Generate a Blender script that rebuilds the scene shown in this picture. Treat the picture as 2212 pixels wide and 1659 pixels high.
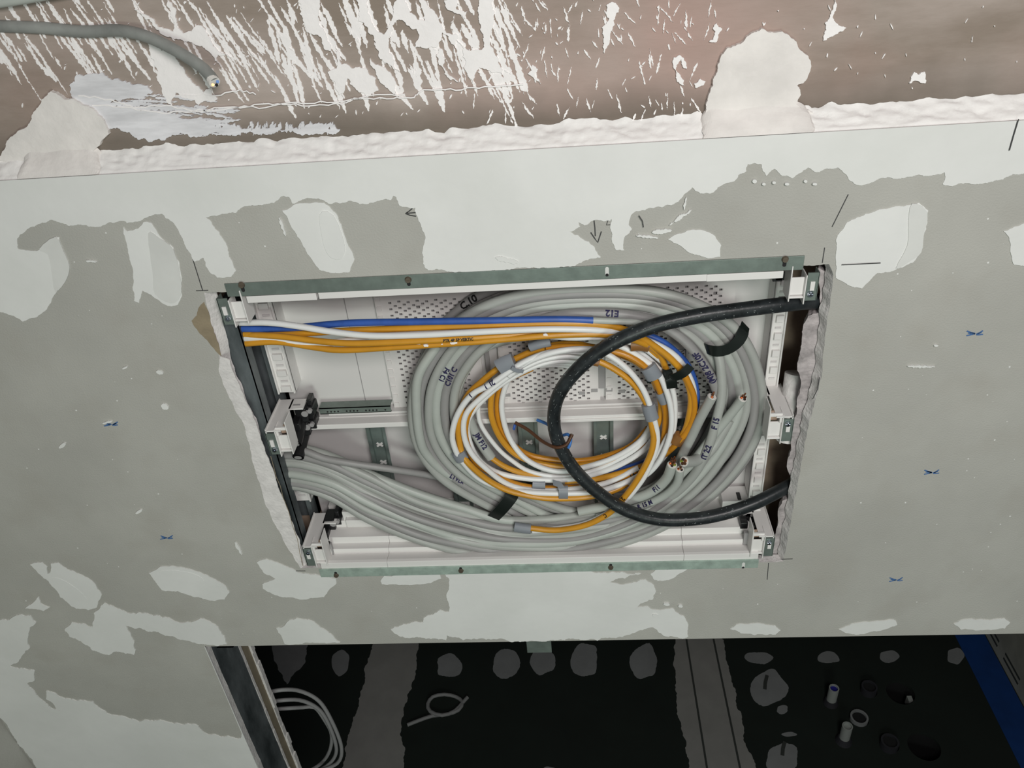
import bpy, bmesh, math, random
from mathutils import Vector, Matrix, noise
from mathutils.geometry import tessellate_polygon, delaunay_2d_cdt

# ------------------------------------------------------------------ clear, camera, world, added lights, exposure
for o in list(bpy.data.objects):
    bpy.data.objects.remove(o)
scn = bpy.context.scene
COL = scn.collection
random.seed(11)

W_PX, H_PX, F_PX = 2212.0, 1659.0, 1767.09
D, HC = 0.75, 2.65                      # camera to wall distance, camera height over the lower floor
R = ((0.9966720119312332, 0.07234023344939736, 0.037503004372023044),
     (-0.038353126008994556, 0.8221094019350715, -0.5673326588035601),
     (-0.07193009355121005, 0.5640062250316441, 0.8221479057432155))
CAM = Vector((0, -D, HC))


def cw(i):
    return Vector((R[i][0], R[i][2], -R[i][1]))


cam_d = bpy.data.cameras.new('camera')
cam = bpy.data.objects.new('camera', cam_d)
COL.objects.link(cam)
ax, ay, az = cw(0), -cw(1), -cw(2)
cam.matrix_world = Matrix(((ax.x, ay.x, az.x, CAM.x), (ax.y, ay.y, az.y, CAM.y), (ax.z, ay.z, az.z, CAM.z), (0, 0, 0, 1)))
cam_d.sensor_fit = 'HORIZONTAL'
cam_d.sensor_width = 36
cam_d.lens = F_PX / W_PX * 36
cam_d.clip_start = 0.01
scn.camera = cam

wd = bpy.data.worlds.new('world')
scn.world = wd
wd.use_nodes = True
wd.node_tree.nodes['Background'].inputs[0].default_value = (0.9, 0.97, 1.0, 1)
wd.node_tree.nodes['Background'].inputs[1].default_value = 0.09


def area(name, loc, target, size, power, col):
    ld = bpy.data.lights.new(name, 'AREA')
    ld.shape = 'SQUARE'
    ld.size = size
    ld.energy = power
    ld.color = col
    lo = bpy.data.objects.new(name, ld)
    lo.location = loc
    lo.rotation_euler = (Vector(target) - Vector(loc)).to_track_quat('-Z', 'Y').to_euler()
    COL.objects.link(lo)
    return lo


area('added_key_light', (0.35, -1.25, 3.05), (0.1, 0.0, 2.1), 0.45, 14.5, (1.0, 0.955, 0.935))  # added key light from above right, no such lamp known here
area('added_low_fill', (0.15, -1.9, 2.0), (0.0, 0.0, 1.9), 0.5, 9.3, (0.88, 1.0, 0.90))  # added green-tinted fill for the lower wall, not a lamp of the room

scn.view_settings.view_transform = 'Standard'
scn.view_settings.look = 'None'
scn.view_settings.exposure = 0.0
scn.view_settings.gamma = 1.0
scn.view_settings.use_curve_mapping = False


# ------------------------------------------------------------------ helpers
def ray(u, v):
    x, y = (u - W_PX / 2) / F_PX, (v - H_PX / 2) / F_PX
    w = [R[0][i] * x + R[1][i] * y + R[2][i] for i in range(3)]
    return Vector((w[0], w[2], -w[1]))


def P(u, v, Y=0.0):
    """photo measurement -> point on the plane y = Y (parallel to the wall)"""
    r = ray(u, v)
    return CAM + r * ((D + Y) / r.y)


def PZ(u, v, z=0.0):
    """photo measurement -> point on the horizontal plane z (lower floor)"""
    r = ray(u, v)
    return CAM + r * ((z - HC) / r.z)


def PX(u, v, x):
    r = ray(u, v)
    return CAM + r * (x / r.x)


def srgb(r, g, b):
    return tuple((c / 255 / 12.92) if c <= 10 else ((c / 255 + 0.055) / 1.055) ** 2.4 for c in (r, g, b))


def mat(name, col, rough=0.6, metal=0.0, var=0.0, scale=30, bump=0.0, bscale=200, col2=None, stretch=None, spec=None, detail=4):
    m = bpy.data.materials.new(name)
    m.use_nodes = True
    nt = m.node_tree
    b = nt.nodes['Principled BSDF']
    b.inputs['Base Color'].default_value = (*col, 1)
    b.inputs['Roughness'].default_value = rough
    b.inputs['Metallic'].default_value = metal
    if spec is not None:
        b.inputs['Specular IOR Level'].default_value = spec
    tc = nt.nodes.new('ShaderNodeTexCoord')
    src = tc.outputs['Object']
    if stretch:
        mp = nt.nodes.new('ShaderNodeMapping')
        mp.inputs['Scale'].default_value = stretch
        nt.links.new(src, mp.inputs['Vector'])
        src = mp.outputs['Vector']
    if var > 0 or col2:
        n = nt.nodes.new('ShaderNodeTexNoise')
        n.inputs['Scale'].default_value = scale
        n.inputs['Detail'].default_value = detail
        n.inputs['Roughness'].default_value = 0.6
        nt.links.new(src, n.inputs['Vector'])
        cr = nt.nodes.new('ShaderNodeValToRGB')
        a = col if col2 else tuple(max(0, c * (1 - var)) for c in col)
        z = col2 if col2 else tuple(min(1, c * (1 + var)) for c in col)
        cr.color_ramp.elements[0].position = 0.34
        cr.color_ramp.elements[1].position = 0.66
        cr.color_ramp.elements[0].color = (*a, 1)
        cr.color_ramp.elements[1].color = (*z, 1)
        nt.links.new(n.outputs['Fac'], cr.inputs['Fac'])
        nt.links.new(cr.outputs['Color'], b.inputs['Base Color'])
    if bump > 0:
        n2 = nt.nodes.new('ShaderNodeTexNoise')
        n2.inputs['Scale'].default_value = bscale
        n2.inputs['Detail'].default_value = 5
        nt.links.new(src, n2.inputs['Vector'])
        bp = nt.nodes.new('ShaderNodeBump')
        bp.inputs['Strength'].default_value = bump
        bp.inputs['Distance'].default_value = 0.002
        nt.links.new(n2.outputs['Fac'], bp.inputs['Height'])
        nt.links.new(bp.outputs['Normal'], b.inputs['Normal'])
    return m


M = {
    'board': mat('plasterboard_grey', (0.445, 0.44, 0.405), 0.85, var=0.07, scale=5, bump=0.25, bscale=500),
    'putty': mat('joint_compound', (0.78, 0.785, 0.765), 0.75, var=0.035, scale=9, bump=0.12, bscale=90),
    'putty2': mat('joint_compound_thin', (0.70, 0.705, 0.68), 0.78, var=0.05, scale=14, bump=0.12, bscale=90),
    'gypsum': mat('raw_gypsum', (0.74, 0.715, 0.70), 0.95, var=0.10, scale=60, bump=0.5, bscale=260),
    'gypsum_pink': mat('raw_gypsum_mauve', (0.40, 0.365, 0.365), 0.95, var=0.3, scale=70, bump=0.9, bscale=160),
    'paper': mat('torn_brown_paper', (0.30, 0.245, 0.165), 0.9, var=0.12, scale=40, bump=0.2),
    'pencil': mat('pencil_line', (0.06, 0.06, 0.06), 0.7),
    'blue_print': mat('blue_print', (0.07, 0.16, 0.36), 0.7),
    'concrete': mat('stained_concrete', (0.27, 0.22, 0.18), 0.85, col2=(0.47, 0.40, 0.36), scale=4, stretch=(1, 1, 3.2), bump=0.35, bscale=60, detail=9),
    'splash': mat('plaster_splash', (0.93, 0.90, 0.89), 0.7, var=0.02, scale=40, bump=0.3, bscale=150),
    'smear': mat('plaster_smear', (0.74, 0.735, 0.76), 0.8, var=0.12, scale=22, stretch=(1, 1, 5), bump=0.2, bscale=80),
    'mortar': mat('joint_mortar', (0.80, 0.765, 0.735), 0.85, var=0.08, scale=26, bump=0.7, bscale=70),
    'bead': mat('sealing_plaster', (0.93, 0.91, 0.89), 0.6, var=0.02, scale=40, bump=0.45, bscale=110),
    'stain': mat('dark_stain', (0.285, 0.24, 0.20), 0.9, var=0.22, scale=24, bump=0.3, bscale=90),
    'plastic': mat('white_plastic', (0.80, 0.785, 0.765), 0.38),
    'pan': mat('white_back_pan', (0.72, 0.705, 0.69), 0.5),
    'perf': mat('perforated_white', (0.74, 0.715, 0.70), 0.45),
    'insert': mat('grey_insert_and_shade', (0.34, 0.33, 0.33), 0.6),
    'galv': mat('galvanised_green', (0.185, 0.225, 0.202), 0.45, metal=0.35, var=0.14, scale=45, bump=0.1, bscale=80),
    'rail': mat('zinc_rail', (0.27, 0.33, 0.31), 0.3, metal=0.6, var=0.15, scale=25),
    'galv_sheen': mat('galvanised_painted_sheen', (0.40, 0.50, 0.44), 0.5, metal=0.25, var=0.16, scale=60, bump=0.1, bscale=80),  # paler copy of galv: the bottom flange's reflection put into the colour
    'pan2': mat('lower_back_pan', (0.60, 0.575, 0.57), 0.5),  # greyer copy of the upper pan: recess shade put into the colour
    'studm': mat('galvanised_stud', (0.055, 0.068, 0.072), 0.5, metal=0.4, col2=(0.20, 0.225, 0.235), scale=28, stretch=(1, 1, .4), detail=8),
    'chrome': mat('zinc_screw', (0.55, 0.60, 0.66), 0.2, metal=1.0),
    'rust': mat('screw_brown', (0.15, 0.12, 0.09), 0.5, metal=0.5),
    'black': mat('black_plastic', (0.012, 0.012, 0.013), 0.35),
    'dark': mat('dark_void', (0.015, 0.015, 0.016), 0.9),
    'inner': mat('brown_liner', (0.46, 0.34, 0.26), 0.8, var=0.2, scale=20),
    'sticker': mat('sticker_white', (0.76, 0.76, 0.77), 0.5),
    'grey_c': mat('grey_jacket', (0.39, 0.405, 0.38), 0.42, var=0.05, scale=25),
    'grey_d': mat('grey_jacket_warm', (0.30, 0.295, 0.29), 0.45, var=0.05, scale=25),
    'grey_e': mat('grey_jacket_pale', (0.45, 0.48, 0.445), 0.42, var=0.05, scale=25),
    'white_c': mat('white_jacket', (0.80, 0.81, 0.80), 0.35, var=0.03, scale=20),
    'orange': mat('orange_jacket', (0.61, 0.285, 0.022), 0.33, var=0.1, scale=20),
    'orange_l': mat('orange_jacket_lower', (0.56, 0.235, 0.015), 0.33, var=0.1, scale=20),
    'blue_c': mat('blue_conduit', (0.035, 0.105, 0.40), 0.4, var=0.15, scale=40),
    'black_c': mat('black_rubber', (0.018, 0.022, 0.024), 0.38, var=0.4, scale=70, stretch=(1, 1, 1), bump=0.2, bscale=120),
    'scuff': mat('chalky_scuff', (0.22, 0.24, 0.24), 0.8),
    'tape_g': mat('grey_tape', (0.245, 0.265, 0.295), 0.42),
    'tape_k': mat('black_tape', (0.010, 0.014, 0.012), 0.3),
    'tape_b': mat('brown_tape', (0.26, 0.12, 0.035), 0.4),
    'ink': mat('marker_ink', (0.02, 0.017, 0.07), 0.6),
    'inkk': mat('marker_black', (0.006, 0.006, 0.006), 0.6),
    'copper': mat('copper', (0.56, 0.24, 0.12), 0.25, metal=1.0),
    'core_w': mat('core_white', (0.8, 0.78, 0.74), 0.5),
    'core_g': mat('core_green', (0.22, 0.33, 0.04), 0.4),
    'core_b': mat('core_blue', (0.06, 0.20, 0.55), 0.4),
    'core_n': mat('core_brown', (0.085, 0.035, 0.015), 0.4),
    'oldcable': mat('weathered_grey', (0.27, 0.28, 0.265), 0.6, var=0.2, scale=30),
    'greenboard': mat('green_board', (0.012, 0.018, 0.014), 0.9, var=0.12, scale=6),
    'filler': mat('floor_filler', (0.285, 0.29, 0.295), 0.9, var=0.08, scale=12),
    'filler2': mat('floor_filler_tape', (0.33, 0.32, 0.305), 0.9, var=0.06, scale=12),
    'dimcable': mat('dim_grey_cable', (0.30, 0.30, 0.30), 0.6),
    'pipe': mat('pale_pipe', (0.42, 0.44, 0.42), 0.6),
    'pipe_d': mat('dark_pipe', (0.035, 0.035, 0.042), 0.6),
    'pipe_b': mat('blue_pipe_lining', (0.02, 0.02, 0.30), 0.6),
    'membrane': mat('blue_membrane', (0.006, 0.05, 0.22), 0.6, var=0.15, scale=8),
    'printed': mat('printed_board', (0.46, 0.45, 0.39), 0.9, var=0.2, scale=5),
    'beige': mat('beige_core', (0.255, 0.215, 0.15), 0.9, var=0.1, scale=30),
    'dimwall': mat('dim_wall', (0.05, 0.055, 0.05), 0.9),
}


def tint(m, col, scale, lo, hi):
    nt = m.node_tree
    b = nt.nodes['Principled BSDF']
    old = b.inputs['Base Color'].links[0].from_socket
    tc = nt.nodes.new('ShaderNodeTexCoord')
    n = nt.nodes.new('ShaderNodeTexNoise')
    n.inputs['Scale'].default_value = scale
    n.inputs['Detail'].default_value = 6
    nt.links.new(tc.outputs['Object'], n.inputs['Vector'])
    mr = nt.nodes.new('ShaderNodeMapRange')
    mr.inputs['From Min'].default_value = lo
    mr.inputs['From Max'].default_value = hi
    nt.links.new(n.outputs['Fac'], mr.inputs['Value'])
    mx = nt.nodes.new('ShaderNodeMix')
    mx.data_type = 'RGBA'
    nt.links.new(mr.outputs['Result'], mx.inputs['Factor'])
    nt.links.new(old, mx.inputs['A'])
    mx.inputs['B'].default_value = (*col, 1)
    nt.links.new(mx.outputs['Result'], b.inputs['Base Color'])


tint(M['concrete'], (0.47, 0.315, 0.275), 3.5, .48, .85)
tint(M['black_c'], (0.07, 0.08, 0.08), 60, .62, .9)
tint(M['board'], (0.40, 0.385, 0.345), 14, .5, .9)
tint(M['putty'], (0.70, 0.71, 0.68), 6, .5, .8)


class MB:
    def __init__(self):
        self.v, self.f, self.mi = [], [], []

    def add(self, vs, fs, mi=0):
        k = len(self.v)
        self.v += [Vector(p) for p in vs]
        self.f += [tuple(i + k for i in f) for f in fs]
        self.mi += [mi] * len(fs)
        return self

    def box(self, x0, x1, y0, y1, z0, z1, mi=0):
        p = [(x, y, z) for x in (x0, x1) for y in (y0, y1) for z in (z0, z1)]
        return self.add(p, [(0, 1, 3, 2), (4, 6, 7, 5), (0, 4, 5, 1), (2, 3, 7, 6), (0, 2, 6, 4), (1, 5, 7, 3)], mi)

    def obox(self, c, ux, uy, uz, mi=0):
        """oriented box: centre and three half vectors"""
        c, ux, uy, uz = map(Vector, (c, ux, uy, uz))
        p = [c + ux * a + uy * b + uz * d for a in (-1, 1) for b in (-1, 1) for d in (-1, 1)]
        return self.add(p, [(0, 1, 3, 2), (4, 6, 7, 5), (0, 4, 5, 1), (2, 3, 7, 6), (0, 2, 6, 4), (1, 5, 7, 3)], mi)

    def cyl(self, a, b, r, n=14, r2=None, mi=0, caps=True):
        a, b = Vector(a), Vector(b)
        t = (b - a).normalized()
        n1 = t.orthogonal().normalized()
        n2 = t.cross(n1)
        r2 = r if r2 is None else r2
        vs = []
        for c, rr in ((a, r), (b, r2)):
            vs += [c + (n1 * math.cos(6.28318 * i / n) + n2 * math.sin(6.28318 * i / n)) * rr for i in range(n)]
        fs = [(i, (i + 1) % n, n + (i + 1) % n, n + i) for i in range(n)]
        if caps:
            fs += [tuple(range(n - 1, -1, -1)), tuple(range(n, 2 * n))]
        return self.add(vs, fs, mi)

    def prism(self, front, back, mi=0, mi_side=None, capback=True):
        """closed solid between two outlines of equal length"""
        n = len(front)
        fr, bk = [Vector(p) for p in front], [Vector(p) for p in back]
        k = len(self.v)
        self.v += fr + bk
        nr = Vector((0, 0, 0))
        for i in range(n):
            nr += (fr[i] - fr[0]).cross(fr[(i + 1) % n] - fr[0])
        nr.normalize()
        e1 = nr.orthogonal().normalized()
        e2 = nr.cross(e1)
        sc = 1000.0
        res = delaunay_2d_cdt([Vector(((p - fr[0]).dot(e1) * sc, (p - fr[0]).dot(e2) * sc)) for p in fr], [(i, (i + 1) % n) for i in range(n)], [], 1, 1e-5)
        thick = sum(((bk[i] - fr[i]) for i in range(n)), Vector((0, 0, 0))) / n
        idx, idb = [], []
        for co, ov in zip(res[0], res[3]):
            if ov:
                idx.append(k + ov[0]); idb.append(k + n + ov[0])
            else:
                q = fr[0] + e1 * (co.x / sc) + e2 * (co.y / sc)
                idx.append(len(self.v)); self.v.append(q)
                idb.append(len(self.v)); self.v.append(q + thick)
        for t in res[2]:
            self.f.append(tuple(idx[i] for i in t)); self.mi.append(mi)
            if capback:
                self.f.append(tuple(idb[i] for i in reversed(t))); self.mi.append(mi)
        ms = mi if mi_side is None else mi_side
        for i in range(n):
            j = (i + 1) % n
            self.f.append((k + i, k + j, k + n + j, k + n + i)); self.mi.append(ms)
        return self

    def tube(self, path, r, n=10, mi=0, flat=None, caps=True, lobes=0):
        """swept round (or, with flat=(a,b), elliptic) section along a path; flat keeps the b axis toward the viewer side (-y)"""
        pts = [Vector(p) for p in path]
        m = len(pts)
        tang = []
        for i in range(m):
            t = pts[min(i + 1, m - 1)] - pts[max(i - 1, 0)]
            tang.append(t.normalized())
        vs = []
        n1 = tang[0].orthogonal().normalized()
        for i in range(m):
            t = tang[i]
            if flat:
                b = Vector((0, -1, 0))
                b = (b - t * b.dot(t))
                b = b.normalized() if b.length > 1e-4 else t.orthogonal().normalized()
                a = t.cross(b)
                ra, rb = flat
            else:
                n1 = (n1 - t * n1.dot(t)).normalized()
                a, b = n1, t.cross(n1)
                ra = rb = r[i] if isinstance(r, (list, tuple)) else r
            for j in range(n):
                an = 6.2831853 * j / n
                q = 1 + (0.035 * math.cos(lobes * an) if lobes else 0)
                vs.append(pts[i] + (a * math.cos(an) * ra + b * math.sin(an) * rb) * q)
        fs = []
        for i in range(m - 1):
            for j in range(n):
                j2 = (j + 1) % n
                fs.append((i * n + j, i * n + j2, (i + 1) * n + j2, (i + 1) * n + j))
        if caps:
            fs += [tuple(range(n - 1, -1, -1)), tuple(range((m - 1) * n, m * n))]
        return self.add(vs, fs, mi)

    def ribbon(self, path, w, th, mi=0, up=None):
        """flat tape: path points, width w across, thickness th toward -y"""
        pts = [Vector(p) for p in path]
        m = len(pts)
        vs, fs = [], []
        for i in range(m):
            t = (pts[min(i + 1, m - 1)] - pts[max(i - 1, 0)]).normalized()
            nrm = Vector(up) if up else Vector((0, -1, 0))
            nrm = (nrm - t * nrm.dot(t)).normalized()
            s = t.cross(nrm)
            ww = w[i] if isinstance(w, (list, tuple)) else w
            c = pts[i]
            vs += [c + s * ww / 2, c - s * ww / 2, c - s * ww / 2 + nrm * th, c + s * ww / 2 + nrm * th]
        for i in range(m - 1):
            for j in range(4):
                j2 = (j + 1) % 4
                fs.append((4 * i + j, 4 * i + j2, 4 * i + 4 + j2, 4 * i + 4 + j))
        fs += [(3, 2, 1, 0), tuple(range(4 * m - 4, 4 * m))]
        return self.add(vs, fs, mi)

    def build(self, name, mats, parent=None, smooth=False, bevel=0.0):
        me = bpy.data.meshes.new(name)
        org = Vector((0, 0, 0))
        me.from_pydata([tuple(p) for p in self.v], [], self.f)
        for m in (mats if isinstance(mats, (list, tuple)) else [mats]):
            me.materials.append(M[m])
        me.polygons.foreach_set('material_index', self.mi)
        bm = bmesh.new()
        bm.from_mesh(me)
        bmesh.ops.recalc_face_normals(bm, faces=bm.faces)
        bm.to_mesh(me)
        bm.free()
        if smooth:
            me.polygons.foreach_set('use_smooth', [True] * len(me.polygons))
            try:
                me.set_sharp_from_angle(angle=math.radians(50))
            except Exception:
                pass
        ob = bpy.data.objects.new(name, me)
        COL.objects.link(ob)
        if bevel:
            bv = ob.modifiers.new('bevel', 'BEVEL')
            bv.width = bevel
            bv.segments = 2
            bv.limit_method = 'ANGLE'
        if parent:
            ob.parent = parent
        return ob


def thing(name, label, cat, loc=(0, 0, 0), group=None):
    o = bpy.data.objects.new(name, None)
    o.empty_display_size = 0.02
    COL.objects.link(o)
    tag(o, label, cat, group)
    return o


def tag(o, label, cat, group=None):
    o['label'] = label
    o['category'] = cat
    if group:
        o['group'] = group
    return o


def struct(o, label=None):
    o['kind'] = 'structure'
    if label:
        o['label'] = label
    return o


def spline(pts, step=0.006, closed=False):
    """Catmull-Rom through 3-D points, resampled"""
    p = [Vector(q) for q in pts]
    n = len(p)
    out = []
    rng = range(n if closed else n - 1)
    for i in rng:
        if closed:
            a, b, c, d = p[(i - 1) % n], p[i], p[(i + 1) % n], p[(i + 2) % n]
        else:
            b, c = p[i], p[i + 1]
            a = p[i - 1] if i > 0 else b + (b - c)
            d = p[i + 2] if i + 2 < n else c + (c - b)
        k = max(2, int((c - b).length / step))
        for j in range(k):
            t = j / k
            out.append(0.5 * ((2 * b) + (c - a) * t + (2 * a - 5 * b + 4 * c - d) * t * t + (3 * b - 3 * c + d - a) * t ** 3))
    if not closed:
        out.append(p[-1])
    return out


def rough_poly(pts, amp=0.12, minlen=5.0, rnd=None):
    """fractal edges on a closed outline given in photo pixels"""
    rnd = rnd or random
    out = []

    def sub(a, b):
        dx, dy = b[0] - a[0], b[1] - a[1]
        L = math.hypot(dx, dy)
        if L < minlen:
            out.append(a)
            return
        o = rnd.uniform(-amp, amp) * min(L, 28)
        m = ((a[0] + b[0]) / 2 - dy / L * o, (a[1] + b[1]) / 2 + dx / L * o)
        sub(a, m)
        sub(m, b)
    n = len(pts)
    for i in range(n):
        sub(pts[i], pts[(i + 1) % n])
    return out


def smooth_poly(pts, k=3):
    q = spline([(a, 0, b) for a, b in pts], step=1e9, closed=True)
    out = []
    n = len(pts)
    for i in range(n):
        a, b, c, d = (Vector(pts[(i + j) % n]) for j in (-1, 0, 1, 2))
        for j in range(k):
            t = j / k
            v = 0.5 * ((2 * b) + (c - a) * t + (2 * a - 5 * b + 4 * c - d) * t * t + (3 * b - 3 * c + d - a) * t ** 3)
            out.append((v.x, v.y))
    return out


def plate(mb, outer, holes, y0, y1, axis='y', mi=0, mi_side=0, holes_back=None):
    """plate with holes; outlines are (a,b) pairs: y-axis plate -> (x,z), z-axis plate -> (x,y)"""
    def pt(p, c):
        return Vector((p[0], c, p[1])) if axis == 'y' else Vector((p[0], p[1], c))
    loops_f = [[pt(p, y0) for p in outer]] + [[pt(p, y0) for p in h] for h in holes]
    loops_b = [[pt(p, y1) for p in outer]] + [[pt(p, y1) for p in h] for h in (holes_back or holes)]
    k = len(mb.v)
    flat_f = [p for l in loops_f for p in l]
    flat_b = [p for l in loops_b for p in l]
    mb.v += flat_f + flat_b
    nf = len(flat_f)
    for t in tessellate_polygon(loops_f):
        mb.f.append(tuple(i + k for i in t)); mb.mi.append(mi)
    for t in tessellate_polygon(loops_b):
        mb.f.append(tuple(i + k + nf for i in t)); mb.mi.append(mi)
    o = 0
    for li, l in enumerate(loops_f):
        n = len(l)
        for i in range(n):
            j = (i + 1) % n
            mb.f.append((k + o + i, k + o + j, k + nf + o + j, k + nf + o + i)); mb.mi.append(mi_side)
        o += n
    return mb


def xz(u, v, Y=0.0):
    p = P(u, v, Y)
    return (p.x, p.z)


# ------------------------------------------------------------------ wall_front : plasterboard with the cabinet opening
Z_TOP = P(1000, 331).z
Z_LOW = P(1300, 1383).z
XJ = P(443, 1397).x
X_CORNER = P(0, 1550).x
TH = 0.0125
rw = random.Random(3)
hole_f_left = [(441, 632), (452, 690), (466, 740), (474, 768), (478, 800), (490, 832), (505, 862), (517, 892), (532, 917), (541, 950), (548, 990), (560, 1030), (572, 1075), (590, 1120), (612, 1160), (632, 1195), (650, 1228)]
hole_f_right = [(1692, 1213), (1701, 1165), (1712, 1105), (1723, 1045), (1732, 995), (1742, 945), (1752, 900), (1766, 850), (1775, 815), (1777, 770), (1786, 700), (1794, 640), (1800, 595), (1790, 570)]
hole_f = hole_f_left + hole_f_right
hole_f = rough_poly(hole_f, 0.05, 9, rw)
hf = [xz(u, v) for u, v in hole_f]
hb = []
cx, cz = P(1200, 900).x, P(1200, 900).z
for (x, z) in hf:
    dx = 1 if x < cx else -1
    k = noise.noise(Vector((x * 60, z * 60, 0))) * 0.0012
    left = x < P(900, 900).x
    hb.append((x + dx * ((0.0085 if left else 0.0045) + k * 2), z))
outer = [(X_CORNER, Z_TOP), (X_CORNER, 0.6), (XJ, 0.6)]
for i in range(60):
    t = i / 59
    outer.append((XJ + rw.uniform(-0.0008, 0.0008) if 0 < i < 59 else XJ, 0.6 + (Z_LOW - 0.6) * t))
outer += [(1.25, Z_LOW), (1.25, Z_TOP)]
mb = MB()
plate(mb, outer, [hf], 0.0, TH, mi=0, mi_side=1, holes_back=[hb])
wall = struct(mb.build('wall_front', ['board', 'gypsum']), 'grey plasterboard wall with filler patches around the cable cabinet opening')

pcount = [0]


def putty(poly, m='putty', amp=0.10, minlen=4.5, name='filler_patch', h=None, Y=0.0, sm=False, parent=None, matlist=None):
    pcount[0] += 1
    r_ = random.Random(100 + pcount[0])
    if sm:
        poly = smooth_poly(poly, 3)
    q = rough_poly(poly, amp, minlen, r_)
    h = h or 0.0007 + 0.00004 * pcount[0]
    f = [P(u, v, Y - h) for u, v in q]
    for p in f:
        p.z = min(p.z, Z_TOP)
        if p.x > XJ:
            p.z = max(p.z, Z_LOW + .0002)
    b = [Vector((p.x, Y + 0.0001, p.z)) for p in f]
    return MB().prism(f, b).build(name, m, parent or wall)


band = [(-60, 600), (-60, 380), (300, 360), (1000, 319), (1700, 278), (2260, 245), (2400, 240), (2400, 370), (2212, 374), (2180, 380), (2150, 390), (2100, 398), (2060, 401), (2036, 398), (2040, 372), (2000, 380), (1960, 382), (1910, 385), (1880, 395), (1855, 400), (1835, 390), (1825, 375), (1810, 362), (1790, 365), (1770, 372), (1745, 362), (1725, 375), (1712, 385), (1690, 380), (1672, 365), (1655, 380), (1645, 355), (1615, 355), (1612, 370), (1595, 378), (1585, 392), (1570, 395), (1550, 405), (1535, 418), (1512, 418), (1495, 405), (1485, 415), (1475, 425), (1460, 438), (1430, 448), (1400, 450), (1368, 460), (1358, 485), (1365, 495), (1350, 510), (1348, 541), (1330, 540), (1322, 520), (1322, 447), (1310, 448), (1322, 462), (1318, 477), (1290, 475), (1262, 487), (1250, 480), (1253, 490), (1230, 500), (1240, 507), (1260, 517), (1280, 530), (1290, 545), (1298, 556), (1270, 562), (1240, 575), (1170, 578), (1100, 583), (1010, 590), (960, 584), (925, 584), (918, 578), (912, 545), (915, 530), (917, 505), (910, 490), (900, 465), (897, 449), (862, 443), (856, 426), (850, 423), (845, 432), (835, 430), (790, 441), (765, 436), (740, 438), (710, 440), (680, 429), (650, 433), (632, 440), (625, 426), (612, 423), (600, 433), (580, 440), (545, 443), (520, 450), (510, 460), (480, 462), (445, 470), (465, 495), (492, 535), (495, 555), (510, 585), (500, 598), (470, 600), (455, 590), (440, 557), (420, 565), (400, 530), (370, 478), (350, 462), (330, 465), (300, 478), (275, 482), (268, 477), (240, 480), (210, 490), (175, 485), (150, 488), (135, 482), (110, 475), (75, 490), (55, 500), (38, 515), (40, 540)]
band = [(max(u, -60), v) for u, v in band]
putty(band, amp=0.13, minlen=4.0, name='joint_compound_band')
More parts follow.
